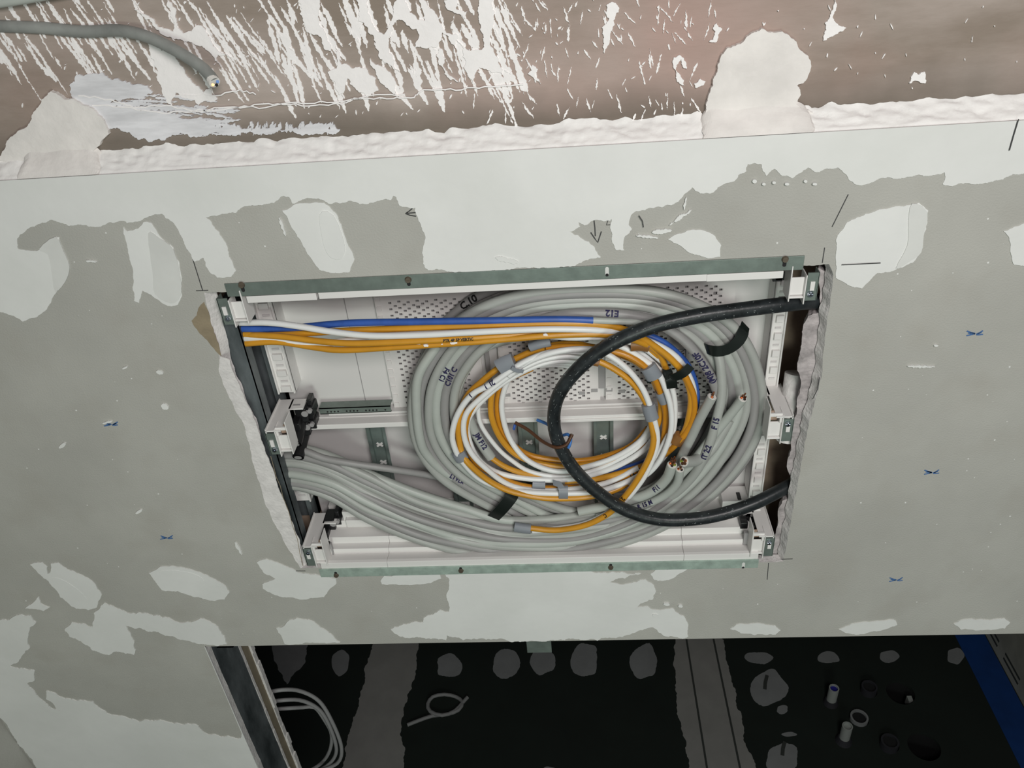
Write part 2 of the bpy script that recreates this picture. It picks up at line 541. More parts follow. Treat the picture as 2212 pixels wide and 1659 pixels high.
PATCH = [
    [(-60, 535), (40, 538), (80, 542), (100, 530), (118, 512), (128, 512), (138, 545), (150, 575), (143, 605), (120, 635), (110, 655), (100, 670), (80, 685), (50, 695), (20, 680), (-30, 660), (-60, 640)],
    [(267, 490), (275, 500), (300, 493), (310, 480), (328, 482), (345, 510), (375, 535), (388, 570), (393, 600), (393, 640), (385, 658), (370, 662), (345, 650), (308, 628), (305, 640), (300, 655), (290, 650), (288, 590), (280, 560), (272, 520)],
    [(610, 455), (640, 440), (700, 438), (725, 460), (740, 495), (755, 535), (766, 560), (755, 588), (730, 590), (690, 583), (670, 555), (650, 520), (625, 480)],
    [(1809, 508), (1830, 480), (1870, 462), (1900, 452), (1940, 445), (1985, 438), (2005, 455), (2003, 480), (1993, 510), (1993, 530), (1985, 550), (1970, 568), (1930, 585), (1895, 590), (1880, 605), (1862, 623), (1830, 615), (1805, 600), (1805, 560)],
    [(2168, 500), (2190, 490), (2260, 470), (2300, 490), (2290, 560), (2240, 580), (2190, 572), (2182, 540), (2180, 515)],
    [(1443, 517), (1465, 505), (1485, 498), (1520, 498), (1545, 510), (1558, 530), (1556, 555), (1530, 558), (1500, 550), (1475, 535), (1455, 525)],
    [(960, 1240), (985, 1238), (1270, 1232), (1300, 1238), (1385, 1240), (1350, 1250), (1318, 1257), (1350, 1262), (1375, 1258), (1395, 1252), (1410, 1262), (1417, 1278), (1410, 1295), (1395, 1300), (1375, 1312), (1400, 1310), (1430, 1318), (1455, 1315), (1475, 1330), (1487, 1350), (1487, 1375), (1470, 1379), (1440, 1375), (1410, 1355), (1380, 1362), (1320, 1378), (1260, 1383), (1100, 1386), (1000, 1383), (965, 1373), (964, 1383), (920, 1380), (870, 1375), (855, 1370), (844, 1360), (880, 1348), (915, 1345), (915, 1335), (950, 1318), (970, 1322), (966, 1280), (970, 1250)],
    [(822, 1255), (830, 1244), (950, 1239), (953, 1250), (930, 1260), (890, 1264), (850, 1262), (825, 1262)],
    [(1405, 1240), (1415, 1232), (1485, 1229), (1460, 1245), (1430, 1255), (1412, 1252)],
    [(1577, 1359), (1590, 1350), (1640, 1347), (1675, 1352), (1686, 1362), (1675, 1371), (1630, 1372), (1600, 1368)],
    [(1812, 1360), (1840, 1348), (1900, 1342), (1935, 1341), (1938, 1350), (1910, 1360), (1865, 1370), (1830, 1368)],
    [(2060, 1348), (2090, 1338), (2170, 1336), (2182, 1345), (2170, 1358), (2110, 1362), (2075, 1360)],
    [(65, 1220), (90, 1215), (102, 1225), (103, 1240), (108, 1238), (110, 1218), (125, 1216), (160, 1235), (205, 1262), (220, 1285), (210, 1312), (190, 1318), (165, 1315), (130, 1290), (105, 1255), (85, 1240)],
    [(55, 1315), (85, 1287), (88, 1303), (108, 1312), (95, 1320)],
    [(322, 1238), (345, 1225), (370, 1223), (410, 1230), (450, 1245), (490, 1270), (496, 1280), (485, 1295), (465, 1298), (430, 1290), (385, 1277), (350, 1275), (335, 1255)],
    [(555, 1215), (575, 1208), (610, 1220), (640, 1235), (665, 1240), (725, 1250), (727, 1260), (700, 1290), (660, 1295), (610, 1290), (568, 1272), (567, 1262), (595, 1250), (570, 1238)],
    [(140, 1360), (155, 1345), (175, 1348), (200, 1355), (203, 1325), (225, 1303), (245, 1310), (275, 1325), (310, 1325), (350, 1335), (400, 1345), (425, 1340), (440, 1337), (465, 1350), (485, 1375), (490, 1392), (450, 1393), (410, 1385), (350, 1370), (320, 1365), (285, 1355), (270, 1350), (290, 1385), (293, 1405), (290, 1415), (255, 1408), (235, 1415), (200, 1405), (175, 1385), (150, 1375)],
    [(597, 1357), (610, 1355), (625, 1340), (640, 1336), (680, 1345), (735, 1388), (615, 1391)],
    [(-20, 1340), (20, 1340), (45, 1328), (65, 1330), (78, 1345), (65, 1355), (60, 1390), (65, 1400), (40, 1430), (22, 1440), (40, 1445), (75, 1450), (75, 1470), (58, 1478), (110, 1530), (130, 1535), (115, 1520), (100, 1510), (100, 1493), (150, 1510), (200, 1515), (240, 1545), (300, 1560), (420, 1565), (450, 1588), (520, 1595), (524, 1580), (540, 1620), (560, 1668), (600, 1760), (150, 1760), (2, 1552), (-20, 1530)],
]
for i, pl in enumerate(PATCH):
    pl = [(u, v) for u, v in pl]
    putty(pl, amp=0.09 if i not in (6, 16, 18) else 0.13, minlen=4.0)
# second, thinner coats inside some patches and small dabs
for pl, m_ in (([(320, 505), (345, 515), (375, 540), (390, 600), (390, 640), (370, 655), (335, 635), (330, 590)], 'putty2'),
               ([(110, 1255), (130, 1250), (170, 1275), (190, 1300), (175, 1312), (150, 1305)], 'putty'),
               ([(340, 1240), (370, 1232), (420, 1240), (440, 1255), (425, 1270), (385, 1270)], 'putty'),
               ([(120, 512), (138, 545), (150, 575), (143, 605), (120, 630), (112, 590), (104, 550), (85, 538)], 'putty2'),
               ([(1970, 440), (2003, 458), (1995, 510), (1990, 545), (1965, 565), (1935, 580), (1960, 530), (1962, 480)], 'putty2'),
               ([(690, 465), (720, 465), (745, 530), (735, 560), (705, 545)], 'putty')):
    putty(pl, m_, sm=True, amp=0.03, minlen=6)
for (u, v, a, b, an) in ((1095, 1262 - 60 - 640, 26, 5, .2), (345, 805, 8, 4, .3), (356, 879, 9, 6, .5), (135, 963, 9, 4, -.6), (232, 913, 11, 2, -.2), (515, 1185, 3, 16, -.5), (2022, 747, 5, 2, 0), (197, 565, 12, 2, .1), (610, 490, 3, 22, -.35), (300, 1106, 8, 3, -.5), (1990, 792, 30, 2, 0), (270, 795, 6, 2, -.4),
                         (1398, 512, 24, 3, .1), (1470, 470, 30, 3, -.6), (1480, 440, 2, 14, .2), (1430, 500, 22, 5, -.1), (1415, 1330, 6, 3, .1), (1440, 1306, 7, 3, .1), (1470, 1310, 5, 3, .1), (1630, 392, 5, 4, 0), (1650, 398, 4, 3, 0), (1700, 398, 5, 3, 0), (1740, 392, 4, 3, 0), (1760, 398, 5, 3, 0), (1672, 395, 4, 3, 0)):
    pl = [(u + math.cos(t) * a * math.cos(an) - math.sin(t) * b * math.sin(an), v + math.cos(t) * a * math.sin(an) + math.sin(t) * b * math.cos(an)) for t in [k * math.pi / 5 for k in range(10)]]
    putty(pl, 'putty', amp=0.18, minlen=3, name='filler_dab')
# fine white specks pressed into the board face
mb = MB()
rs = random.Random(8)
for i in range(230):
    u, v = rs.uniform(-30, 2212), rs.uniform(470, 1370)
    if 400 < u < 1830 and 540 < v < 1260:
        continue
    p = P(u, v)
    if p.z < Z_LOW + 0.01 and p.x > XJ:
        continue
    r_ = rs.uniform(0.0003, 0.0011)
    mb.cyl((p.x, 0.0001, p.z), (p.x, -0.00025, p.z), r_, 6)
o = mb.build('plaster_speck', 'putty', wall)
o['kind'] = 'stuff'

# torn brown paper and raw gypsum beside the opening
putty([(441, 652), (428, 668), (425, 682), (414, 693), (430, 718), (455, 745), (478, 769), (470, 738), (456, 700), (448, 668)], 'paper', amp=0.06, name='torn_paper_layer', h=0.0004)
putty([(476, 770), (482, 772), (497, 778), (520, 840), (545, 893), (560, 935), (583, 1000), (600, 1050), (625, 1110), (648, 1170), (655, 1224), (648, 1226), (632, 1197), (610, 1162), (588, 1122), (570, 1078), (556, 1032), (544, 992), (536, 952), (528, 920), (513, 895), (500, 866), (485, 836), (473, 802)], 'gypsum', amp=0.07, minlen=4, name='crumbled_gypsum_edge', h=0.001)


# pencil marks, print marks
def stroke(mb, pts, w, Y, h=0.0003, mi=0):
    q = [P(u, v, Y) for u, v in pts]
    return mb.ribbon(q, w, h, mi)


for pts in ([(2200, 257), (2190, 290), (2180, 325)], [(1832, 420), (1818, 448), (1797, 490)], [(1781, 535), (1776, 568)], [(1818, 572), (1860, 570), (1902, 568)], [(417, 560), (428, 595), (438, 627)], [(424, 628), (450, 627)],
            [(1380, 466), (1388, 478), (1390, 491)], [(1314, 473), (1310, 486), (1322, 485)], [(1660, 1216), (1657, 1252)], [(632, 1233), (660, 1233)], [(1770, 815), (1766, 840), (1755, 862)], [(1688, 1208), (1712, 1207)]):
    stroke(MB(), pts, 0.0009, -0.0001 if pts[0][0] not in (2200, 1818, 1380) else -0.0019).build('pencil_line', 'pencil', wall)
stroke(MB(), [(585, 985), (592, 1010), (597, 1030), (606, 1050), (612, 1075), (624, 1105), (632, 1135), (643, 1165), (648, 1195), (655, 1222)], .0006, -.0012, .0003).build('edge_crack', 'paper', wall)
mb = MB()
stroke(mb, [(1283, 475), (1285, 492), (1286, 510)], 0.0012, -0.0001)
stroke(mb, [(1276, 502), (1284, 514), (1291, 524), (1299, 500)], 0.0012, -0.0001)
mb.build('pencil_arrow', 'pencil', wall)
mb = MB()
stroke(mb, [(891, 450), (884, 456), (876, 461), (898, 459)], 0.0011, -0.0001)
stroke(mb, [(876, 461), (886, 465), (899, 467)], 0.0011, -0.0001)
mb.build('pencil_triangle', 'pencil', wall)
for (u, v, s) in ((2105, 720, 1.0), (2012, 1020, .9), (1935, 1252, .8), (240, 916, .82), (360, 1161, .75)):
    mb = MB()
    for a in ([(-17, -5), (-8, -2), (1, 1)], [(-18, 5), (-8, 3), (1, 1)], [(-14, -1), (-3, 2)], [(18, -6), (10, -1), (3, 2)], [(18, 2), (11, 3), (4, 3)], [(-11, -2), (0, 0)], [(15, -2), (6, 1)]):
        stroke(mb, [(u + p[0] * s, v + p[1] * s) for p in a], 0.0014, -0.0001)
    mb.build('blue_print_mark', 'blue_print', wall)

# neighbouring wall at the left corner
mb = MB()
mb.box(X_CORNER - 0.05, X_CORNER, -1.0, 0.1, 0.6, Z_TOP)
struct(mb.build('wall_left', 'board'), 'pale wall turning the corner at the lower left')

# layers behind: rear boards, stud of the jamb, inner liner
mb = MB()
zj0 = 0.6
mb.box(X_CORNER, XJ - 0.0005, .079, .083, zj0, Z_LOW - 0.002, 0)
for i in range(36):          # ragged gypsum edges either side of a beige core
    z0 = zj0 + (Z_LOW - zj0) * i / 36
    z1 = zj0 + (Z_LOW - zj0) * (i + 1) / 36
    e = rw.uniform(-.0012, .0012)
    mb.box(XJ - .03, XJ + e, .076, .082, z0, z1, 0)
    mb.box(XJ - .03, XJ + .0015 + rw.uniform(-.002, .002), .103, .113, z0, z1, 0)
mb.box(X_CORNER, XJ - 0.0012, .082, .103, zj0, Z_LOW - 0.004, 1)
struct(mb.build('wall_jamb', ['gypsum', 'beige']), 'layered board edge of the doorway jamb')
mb = MB()
mb.box(XJ - .03, XJ - .0005, TH + .0003, .0755, zj0, Z_LOW - .001, 0)
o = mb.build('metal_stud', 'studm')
tag(o, 'dark galvanised stud lining the doorway jamb below the wall edge, lower left', 'stud')
mb = MB()
mb.prism([P(587, 1636, .004), P(600, 1633, .004), P(606, 1645, .02), P(592, 1655, .02)], [p + Vector((.0004, .001, .001)) for p in (P(587, 1636, .004), P(600, 1633, .004), P(606, 1645, .02), P(592, 1655, .02))])
putty([(572, 1634), (594, 1632), (604, 1640), (602, 1650), (578, 1654)], 'putty2', name='filler_dab')
mb = MB()
mb.box(X_CORNER, 1.25, .100, .1125, Z_LOW + .003, Z_TOP - .02, 0)
struct(mb.build('wall_rear_liner', 'inner'), 'brown board face behind the cabinet cavity')
mb = MB()
mb.box(XJ + .02, 1.25, TH + .001, .0995, Z_LOW + .0015, Z_LOW + .003, 0)
struct(mb.build('trim_1', 'studm'))

# steel channel along the left side of the opening
a0, a1 = P(497, 700, .014), P(662, 1180, .014)
mb = MB()
ch = [(493, 700), (516, 694), (525, 735), (545, 810), (578, 880), (607, 960), (625, 1030), (641, 1085), (655, 1140), (660, 1165), (652, 1180), (640, 1150), (622, 1090), (600, 1010), (573, 935), (540, 850), (515, 780)]
f = [P(u, v, .0135) for u, v in ch]
xl = P(560, 900, .0135).x
xs0, xs1 = min(p.x for p in f), max(p.x for p in f)
zt, zb = P(505, 690, .0135).z, P(655, 1185, .0135).z
xe = P(545, 800, .0135).x
mb.box(xe - .034, xe - .0005, .0135, .0145, zb, zt)
mb.box(xe - .0017, xe - .0005, .0135, .03, zb, zt)
mb.box(xe - .034, xe - .032, .0135, .09, zb, zt)
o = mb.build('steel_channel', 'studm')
tag(o, 'dark galvanised channel behind the crumbling left edge of the cabinet opening', 'channel')

mb = MB()
mb.box(xe - .03, P(604, 800, .09).x, .088, .0985, zb - .01, zt + .03)
mb.box(P(600, 800, .09).x - .004, P(604, 800, .09).x, .07, .0985, zb - .01, zt + .03)
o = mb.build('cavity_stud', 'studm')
tag(o, 'dusty dark stud deep in the gap left of the cabinet', 'stud')

# ------------------------------------------------------------------ wall_upper : stained concrete with plaster splashes
YC = 0.022
mb = MB()
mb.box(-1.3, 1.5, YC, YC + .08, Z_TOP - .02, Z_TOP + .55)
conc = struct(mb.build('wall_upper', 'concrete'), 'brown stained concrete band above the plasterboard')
rc = random.Random(21)
SPL = [0]


def cpoly(mb, poly, h=0.0012, amp=0.15, minlen=4, rnd=rc, mi=0):
    SPL[0] += 1
    q = rough_poly(poly, amp, minlen, rnd)
    hh = h + SPL[0] * 0.000002
    f = [P(u, v, YC - hh) for u, v in q]
    b = [Vector((p.x, YC + .0002, p.z)) for p in f]
    mb.prism(f, b, mi, capback=False)


def streak(mb, u, v, L, w, ang, rnd=rc):
    n = max(4, int(L / 9))
    dx, dy = math.cos(ang), math.sin(ang)
    l, r_ = [], []
    ph = rnd.random() * 50
    bul = rnd.uniform(.35, .8)
    for i in range(n + 1):
        t = i / n
        env = (math.sin(math.pi * min(1, t / bul * .5)) if t < bul else math.cos(math.pi / 2 * (t - bul) / (1 - bul)))
        ww = w * (0.18 + .82 * max(0, env)) * (0.55 + 0.9 * abs(noise.noise(Vector((ph + t * L / 22, 0, 0)))) + rnd.uniform(-.15, .25))
        off = noise.noise(Vector((ph, t * L / 80, 3))) * w * .5
        px, py = u + dx * L * t - dy * off, v + dy * L * t + dx * off
        l.append((px - dy * ww / 2, py + dx * ww / 2))
        r_.append((px + dy * ww / 2, py - dx * ww / 2))
    cpoly(mb, l + r_[::-1], h=0.0004, amp=.22, minlen=3.2, rnd=rnd)


edge = lambda u: 349 - .066 * u


def darken_to_joint(m):  # darkens the concrete towards the joint, edge broken up by noise
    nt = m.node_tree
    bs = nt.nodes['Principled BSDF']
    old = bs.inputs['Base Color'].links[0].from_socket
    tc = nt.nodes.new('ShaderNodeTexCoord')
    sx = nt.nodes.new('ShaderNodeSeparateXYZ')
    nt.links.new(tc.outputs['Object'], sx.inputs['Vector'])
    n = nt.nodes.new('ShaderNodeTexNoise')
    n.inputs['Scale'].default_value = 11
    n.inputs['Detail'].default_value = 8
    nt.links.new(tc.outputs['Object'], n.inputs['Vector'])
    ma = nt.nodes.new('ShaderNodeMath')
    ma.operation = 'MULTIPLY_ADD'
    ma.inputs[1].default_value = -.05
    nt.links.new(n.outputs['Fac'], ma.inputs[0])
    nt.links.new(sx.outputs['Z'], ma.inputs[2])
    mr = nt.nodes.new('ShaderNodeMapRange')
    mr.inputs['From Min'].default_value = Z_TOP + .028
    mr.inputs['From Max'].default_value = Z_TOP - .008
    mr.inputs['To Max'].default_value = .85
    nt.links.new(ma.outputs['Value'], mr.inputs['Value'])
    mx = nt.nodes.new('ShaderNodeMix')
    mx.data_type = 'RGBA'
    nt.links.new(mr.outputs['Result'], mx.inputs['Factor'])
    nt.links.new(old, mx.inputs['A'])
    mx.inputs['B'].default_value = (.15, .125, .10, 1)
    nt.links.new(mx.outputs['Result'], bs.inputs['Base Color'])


darken_to_joint(M['concrete'])

mb = MB()
for i in range(105):          # long diagonal flicks on the left
    u, v = rc.uniform(-60, 620), rc.uniform(-30, 150)
    streak(mb, u, v, rc.uniform(40, 190) * (1 if v < 70 else .55), rc.uniform(3.5, 11), math.radians(rc.uniform(52, 62)))
for i in range(125):
    u, v = rc.uniform(560, 1110), rc.uniform(-40, 165)
    streak(mb, u, v, rc.uniform(22, 135), rc.uniform(4, 19), math.radians(rc.uniform(57, 78)))
for i in range(120):
    u, v = rc.uniform(1080, 1560) - 120 * rc.random(), rc.uniform(-10, 250)
    streak(mb, u, v, rc.uniform(7, 45), rc.uniform(2, 6), math.radians(rc.uniform(45, 120)))
for i in range(260):
    u = rc.triangular(-20, 1560, 700)
    v = rc.uniform(-5, 250) * (1 if u < 1000 else .95)
    streak(mb, u, v, rc.uniform(3, 12), rc.uniform(2, 4.5), math.radians(rc.uniform(30, 150)))
for i in range(34):
    u, v = rc.uniform(1560, 2250), rc.uniform(-5, 190)
    streak(mb, u, v, rc.uniform(3, 15), rc.uniform(2, 4), math.radians(rc.uniform(50, 150)))
big = [
    [(362, 0), (372, 12), (380, 30), (383, 60), (395, 72), (430, 55), (455, 85), (470, 110), (500, 125), (470, 118), (480, 150), (450, 110), (420, 95), (390, 85), (345, 70), (330, 55), (290, 20), (300, 22), (350, 60), (375, 68), (372, 40), (360, 12)],
    [(320, 95), (350, 110), (378, 120), (400, 160), (440, 200), (455, 190), (470, 215), (430, 225), (380, 200), (372, 230), (350, 190), (340, 150), (325, 115)],
    [(650, -10), (682, -10), (690, 50), (705, 78), (715, 110), (700, 105), (685, 75), (668, 72), (655, 40)],
    [(768, -10), (795, -10), (800, 40), (830, 75), (850, 30), (860, -10), (880, 10), (900, 40), (915, 60), (890, 45), (862, 42), (848, 55), (840, 95), (850, 130), (862, 155), (842, 140), (820, 125), (808, 80), (795, 60), (775, 45)],
    [(905, -5), (925, 15), (948, 45), (958, 65), (990, 80), (985, 105), (975, 95), (955, 70), (945, 100), (920, 105), (897, 104), (905, 80), (900, 62), (880, 55), (860, 38), (895, 45), (918, 45), (912, 20)],
    [(725, 100), (738, 140), (760, 148), (790, 147), (812, 170), (818, 195), (795, 210), (770, 195), (750, 165), (745, 195), (735, 205), (722, 175), (708, 155), (728, 148)],
    [(800, 125), (835, 150), (855, 180), (858, 210), (835, 190), (815, 165)],
    [(1040, -10), (1065, -10), (1068, 40), (1058, 80), (1070, 120), (1085, 160), (1060, 155), (1035, 145), (1022, 180), (1008, 155), (1000, 110), (975, 75), (1010, 108), (1040, 108), (1045, 80), (1035, 45)],
    [(960, 0), (990, -10), (985, 20), (1010, 25), (1005, 40), (990, 30), (970, 22)],
    [(1310, 12), (1325, 5), (1338, 18), (1325, 45), (1318, 80), (1312, 100), (1305, 115), (1300, 60), (1316, 40)],
    [(1800, -10), (1808, 10), (1800, 40), (1828, 60), (1815, 68), (1790, 82), (1778, 88), (1785, 65), (1782, 50), (1795, 30)],
    [(1455, 125), (1470, 120), (1482, 135), (1484, 150), (1475, 145), (1472, 128), (1462, 140), (1470, 165), (1478, 185), (1470, 182), (1458, 150)],
    [(1500, 180), (1512, 170), (1524, 176), (1514, 186), (1502, 190)],
    [(1975, 155), (1985, 162), (1998, 155), (1999, 180), (1985, 176), (1964, 180), (1968, 166)],
    [(1540, 60), (1548, 50), (1560, 62), (1552, 80), (1545, 92), (1532, 90), (1544, 76)],
    [(1140, 160), (1150, 140), (1162, 150), (1158, 168), (1168, 182), (1155, 172)],
    [(955, 105), (962, 150), (975, 165), (990, 178), (960, 160), (942, 120), (948, 105)],
]
for pl in big:
    cpoly(mb, pl, h=.0007, amp=.2, minlen=3.5)
o = mb.build('plaster_splash', 'splash', conc)
o['kind'] = 'stuff'
mb = MB()
cpoly(mb, [(150, 185), (165, 162), (210, 160), (250, 170), (300, 182), (330, 200), (300, 215), (250, 212), (225, 225), (270, 232), (350, 238), (400, 262), (460, 268), (540, 276), (600, 274), (700, 272), (735, 280), (640, 288), (540, 284), (450, 292), (380, 292), (320, 306), (290, 296), (235, 278), (215, 250), (160, 215)], h=.0006, amp=.25)
for i in range(75):
    u, v = rc.uniform(165, 470), rc.uniform(192, 290)
    if v > 205 + (u - 165) * .0 and v < 300 - max(0, (240 - u)) * .7:
        streak(mb, u, v - (u - 165) * .02, rc.uniform(25, 120), rc.uniform(3, 13), math.radians(rc.uniform(-4, 12)))
for i in range(70):
    u = rc.uniform(440, 725)
    streak(mb, u, rc.uniform(262, 272), rc.uniform(10, 24), rc.uniform(4, 10), math.radians(rc.uniform(75, 110)))
mb.build('plaster_smear', 'smear', conc)
mb = MB()
for pts in ([(170, 205), (240, 215), (290, 232), (360, 228), (430, 240), (470, 238), (540, 228), (600, 224), (680, 228), (740, 224), (765, 214), (850, 212), (895, 210), (915, 192), (985, 194), (1060, 186), (1145, 180)],
            [(200, 226), (270, 230), (350, 245), (430, 238), (480, 232), (560, 232), (640, 222), (720, 220), (800, 206), (890, 204)], [(380, 205), (470, 205), (520, 195), (560, 205)]):
    q = []
    for i in range(len(pts) - 1):
        for k in range(6):
            t = k / 6
            q.append((pts[i][0] * (1 - t) + pts[i + 1][0] * t, pts[i][1] * (1 - t) + pts[i + 1][1] * t + rc.uniform(-2.5, 2.5)))
    stroke(mb, q, .0011, YC - .0018, h=.0006)
mb.build('lime_line', 'splash', conc)

# plaster bead sealing the joint
mb = MB()
NB, NR = 900, 13
ZR = P(1000, 286, YC).z - Z_TOP
x0, x1 = -1.2, 1.4
rows = []
for i in range(NB + 1):
    x = x0 + (x1 - x0) * i / NB
    row = []
    top = .0035 + .004 * noise.noise(Vector((x * 22, 0, 0))) + .003 * noise.noise(Vector((x * 75, 5, 0)))
    for j in range(NR):
        t = j / (NR - 1)
        y = .0012 + (YC - .0012) * t
        lump = .002 * noise.noise(Vector((x * 55 + t * 2, t * 3.2, 1))) + .0014 * noise.noise(Vector((x * 140, t * 6, 9))) + .0007 * noise.noise(Vector((x * 320, t * 12, 4)))
        z = Z_TOP - .0006 + ZR * t + (.0012 + lump * min(1, t * 4) + top * t * t if t > 0 else 0)
        row.append((x, y - (.0012 * abs(noise.noise(Vector((x * 120, t, 4)))) if j else 0), z))
    rows.append(row)
vs = [p for r_ in rows for p in r_]
fs = [(i * NR + j, i * NR + j + 1, (i + 1) * NR + j + 1, (i + 1) * NR + j) for i in range(NB) for j in range(NR - 1)]
mb.add(vs, fs)
k = len(mb.v)
vs2 = [(p[0], p[1], Z_TOP - .008) for p in vs]
struct(mb.build('trim_2', 'bead', smooth=True), 'white plaster bead sealing the joint between concrete and plasterboard')
# mortar pads spread over joint and concrete
for poly, (ua, ub), nm in (([(1518, 268), (1525, 225), (1535, 195), (1550, 150), (1558, 120), (1570, 105), (1600, 95), (1620, 75), (1645, 62), (1660, 70), (1690, 68), (1715, 85), (1730, 110), (1745, 120), (1752, 140), (1745, 165), (1735, 180), (1722, 185), (1730, 205), (1720, 225), (1735, 235), (1756, 243), (1760, 262)], (1520, 1762), 'a'),
                           ([(-10, 350), (18, 302), (60, 272), (75, 240), (90, 215), (110, 197), (125, 205), (140, 215), (160, 215), (200, 235), (225, 260), (235, 290), (215, 315), (200, 330), (195, 338), (190, 350)], (30, 205), 'b')):
    mb = MB()
    cpoly(mb, poly, h=.0035, amp=.14)
    q0, q1 = P(ua, edge(ua) + 20), P(ub, edge(ub) + 20)
    vs, fs = [], []
    n = 40
    for i in range(n + 1):
        t = i / n
        x_ = q0.x + (q1.x - q0.x) * t
        e = min(1, min(t, 1 - t) * 9) ** .5
        for j in range(7):
            s = j / 6
            x = x_ + .008 * noise.noise(Vector((t * 1.5, s * 2.2, ua))) * (1 if t > .5 else -1)
            y = -.0006 + (YC - .001) * s
            z = Z_TOP + .0006 + ZR * s + e * (.0062 + .0026 * noise.noise(Vector((x * 40, s * 2, 7)))) * (s ** .6) + .0045 * e * s
            vs.append((x, y, z))
    fs = [(i * 7 + j, i * 7 + j + 1, (i + 1) * 7 + j + 1, (i + 1) * 7 + j) for i in range(n) for j in range(6)]
    mb.add(vs, fs)
    mb.build('mortar_pad', 'mortar', conc)

# old cable hanging on the concrete, its cut end toward the viewer
cab = thing('stub_cable', 'old grey cable with a cut end hanging over the splashed concrete, upper left', 'cable')
pth = spline([P(-160, 45, .022), P(-20, 55, .022), P(90, 60, .021), P(180, 68, .02), P(260, 66, .017), P(320, 80, .012), P(385, 112, .004), P(440, 148, -.004), P(464, 178, -.012)], .006)
rr = [.0053] * len(pth)
MB().tube(pth, rr, 14).build('jacket', 'oldcable', cab, smooth=True)
e, t = pth[-1], (pth[-1] - pth[-3]).normalized()
toc = (CAM - e).normalized()
MB().cyl(e - t * .004, e + toc * .0012, .0052, 16).build('inner_sheath', 'core_w', cab)
n1 = toc.orthogonal().normalized()
n2 = toc.cross(n1)
for k, mm in enumerate(('copper', 'dark', 'core_b', 'orange', 'dark')):
    c = e + (n1 * math.cos(k * 1.2566) + n2 * math.sin(k * 1.2566)) * .0026 + toc * .0011
    MB().cyl(c - toc * .003, c + toc * .0009, .0014, 8).build('core', mm, cab)

cab2 = thing('corner_cable', 'pale cable crossing the extreme upper left corner of the concrete', 'cable')
MB().tube(spline([P(-160, 30, .014), P(-60, 13, .014), P(0, 5, .014), P(70, -6, .014), P(160, -22, .016)], .006), .0045, 12).build('jacket', 'grey_e', cab2, smooth=True)

# ------------------------------------------------------------------ the cable cabinet
cabn = thing('distribution_cabinet', 'open white recessed cable cabinet set in the plasterboard opening', 'cabinet')
YB = 0.086
part = lambda mb, name, m, bevel=.0005, smooth=False, parent=None: mb.build(name, m, parent or cabn, smooth=smooth, bevel=bevel)


def rectY(mb, u0, v0, u1, v1, y0, y1, Y, mi=0):
    """box whose face at depth Y covers the photo corners given"""
    a, b = P(u0, v0, Y), P(u1, v1, Y)
    return mb.box(min(a.x, b.x), max(a.x, b.x), y0, y1, min(a.z, b.z), max(a.z, b.z), mi)


# steel flanges screwed on the board
fl_t = [(490, 616), (1735, 549), (1737, 578), (492, 643)]
mb = MB()
A, B = P(490, 616), P(1736, 578)
xa, xb = P(491, 630).x, P(1736, 563).x
z1f, z0f = P(1100, 582).z, P(1100, 611).z
mb.box(xa, xb, -.0018, -.0003, z0f, z1f)
fl = part(mb, 'top_flange', 'galv', .0003)
zfl_m = (z0f + z1f) / 2


def slot_screw(u, v, screw, mm, parent, dz):
    p = P(u, v)
    s = MB()
    cap = [(p.x + .0019 * math.cos(t), p.z + .0034 * (1 if math.sin(t) >= 0 else -1) + .0019 * math.sin(t)) for t in [k * .39270 + .1963 for k in range(16)]]
    s.prism([(x, -.0021, z) for x, z in cap], [(x, -.0012, z) for x, z in cap])
    so = s.build('screw_slot', 'dark' if screw else 'putty2', parent)
    if not screw:
        MB().cyl((p.x, -.0020, p.z - .0036), (p.x, -.0024, p.z - .0036), .0017, 12).build('slot_end', 'dark', so)
    if screw:
        s = MB().cyl((p.x, -.0019, p.z + dz), (p.x, -.0042, p.z + dz), .0036, 14, r2=.0028)
        s.box(p.x - .0022, p.x + .0022, -.0045, -.0041, p.z + dz - .0004, p.z + dz + .0004)
        s.build('flange_screw', mm, parent)


slot_screw(525, 619, True, 'rust', fl, .003)
slot_screw(883, 606, True, 'rust', fl, .002)
slot_screw(1311, 585, False, '', fl, 0)
slot_screw(1694, 564, True, 'rust', fl, .003)
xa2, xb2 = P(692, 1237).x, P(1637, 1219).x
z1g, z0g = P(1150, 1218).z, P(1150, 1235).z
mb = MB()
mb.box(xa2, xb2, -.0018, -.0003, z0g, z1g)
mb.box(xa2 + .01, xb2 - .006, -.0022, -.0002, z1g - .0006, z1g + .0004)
fl2 = part(mb, 'bottom_flange', 'galv_sheen', .0003)
for u, v, s in ((727, 1239, True), (996, 1229, True), (1319, 1222, True), (1605, 1219, False)):
    slot_screw(u, v, s, 'rust', fl2, -.001 if s else 0)

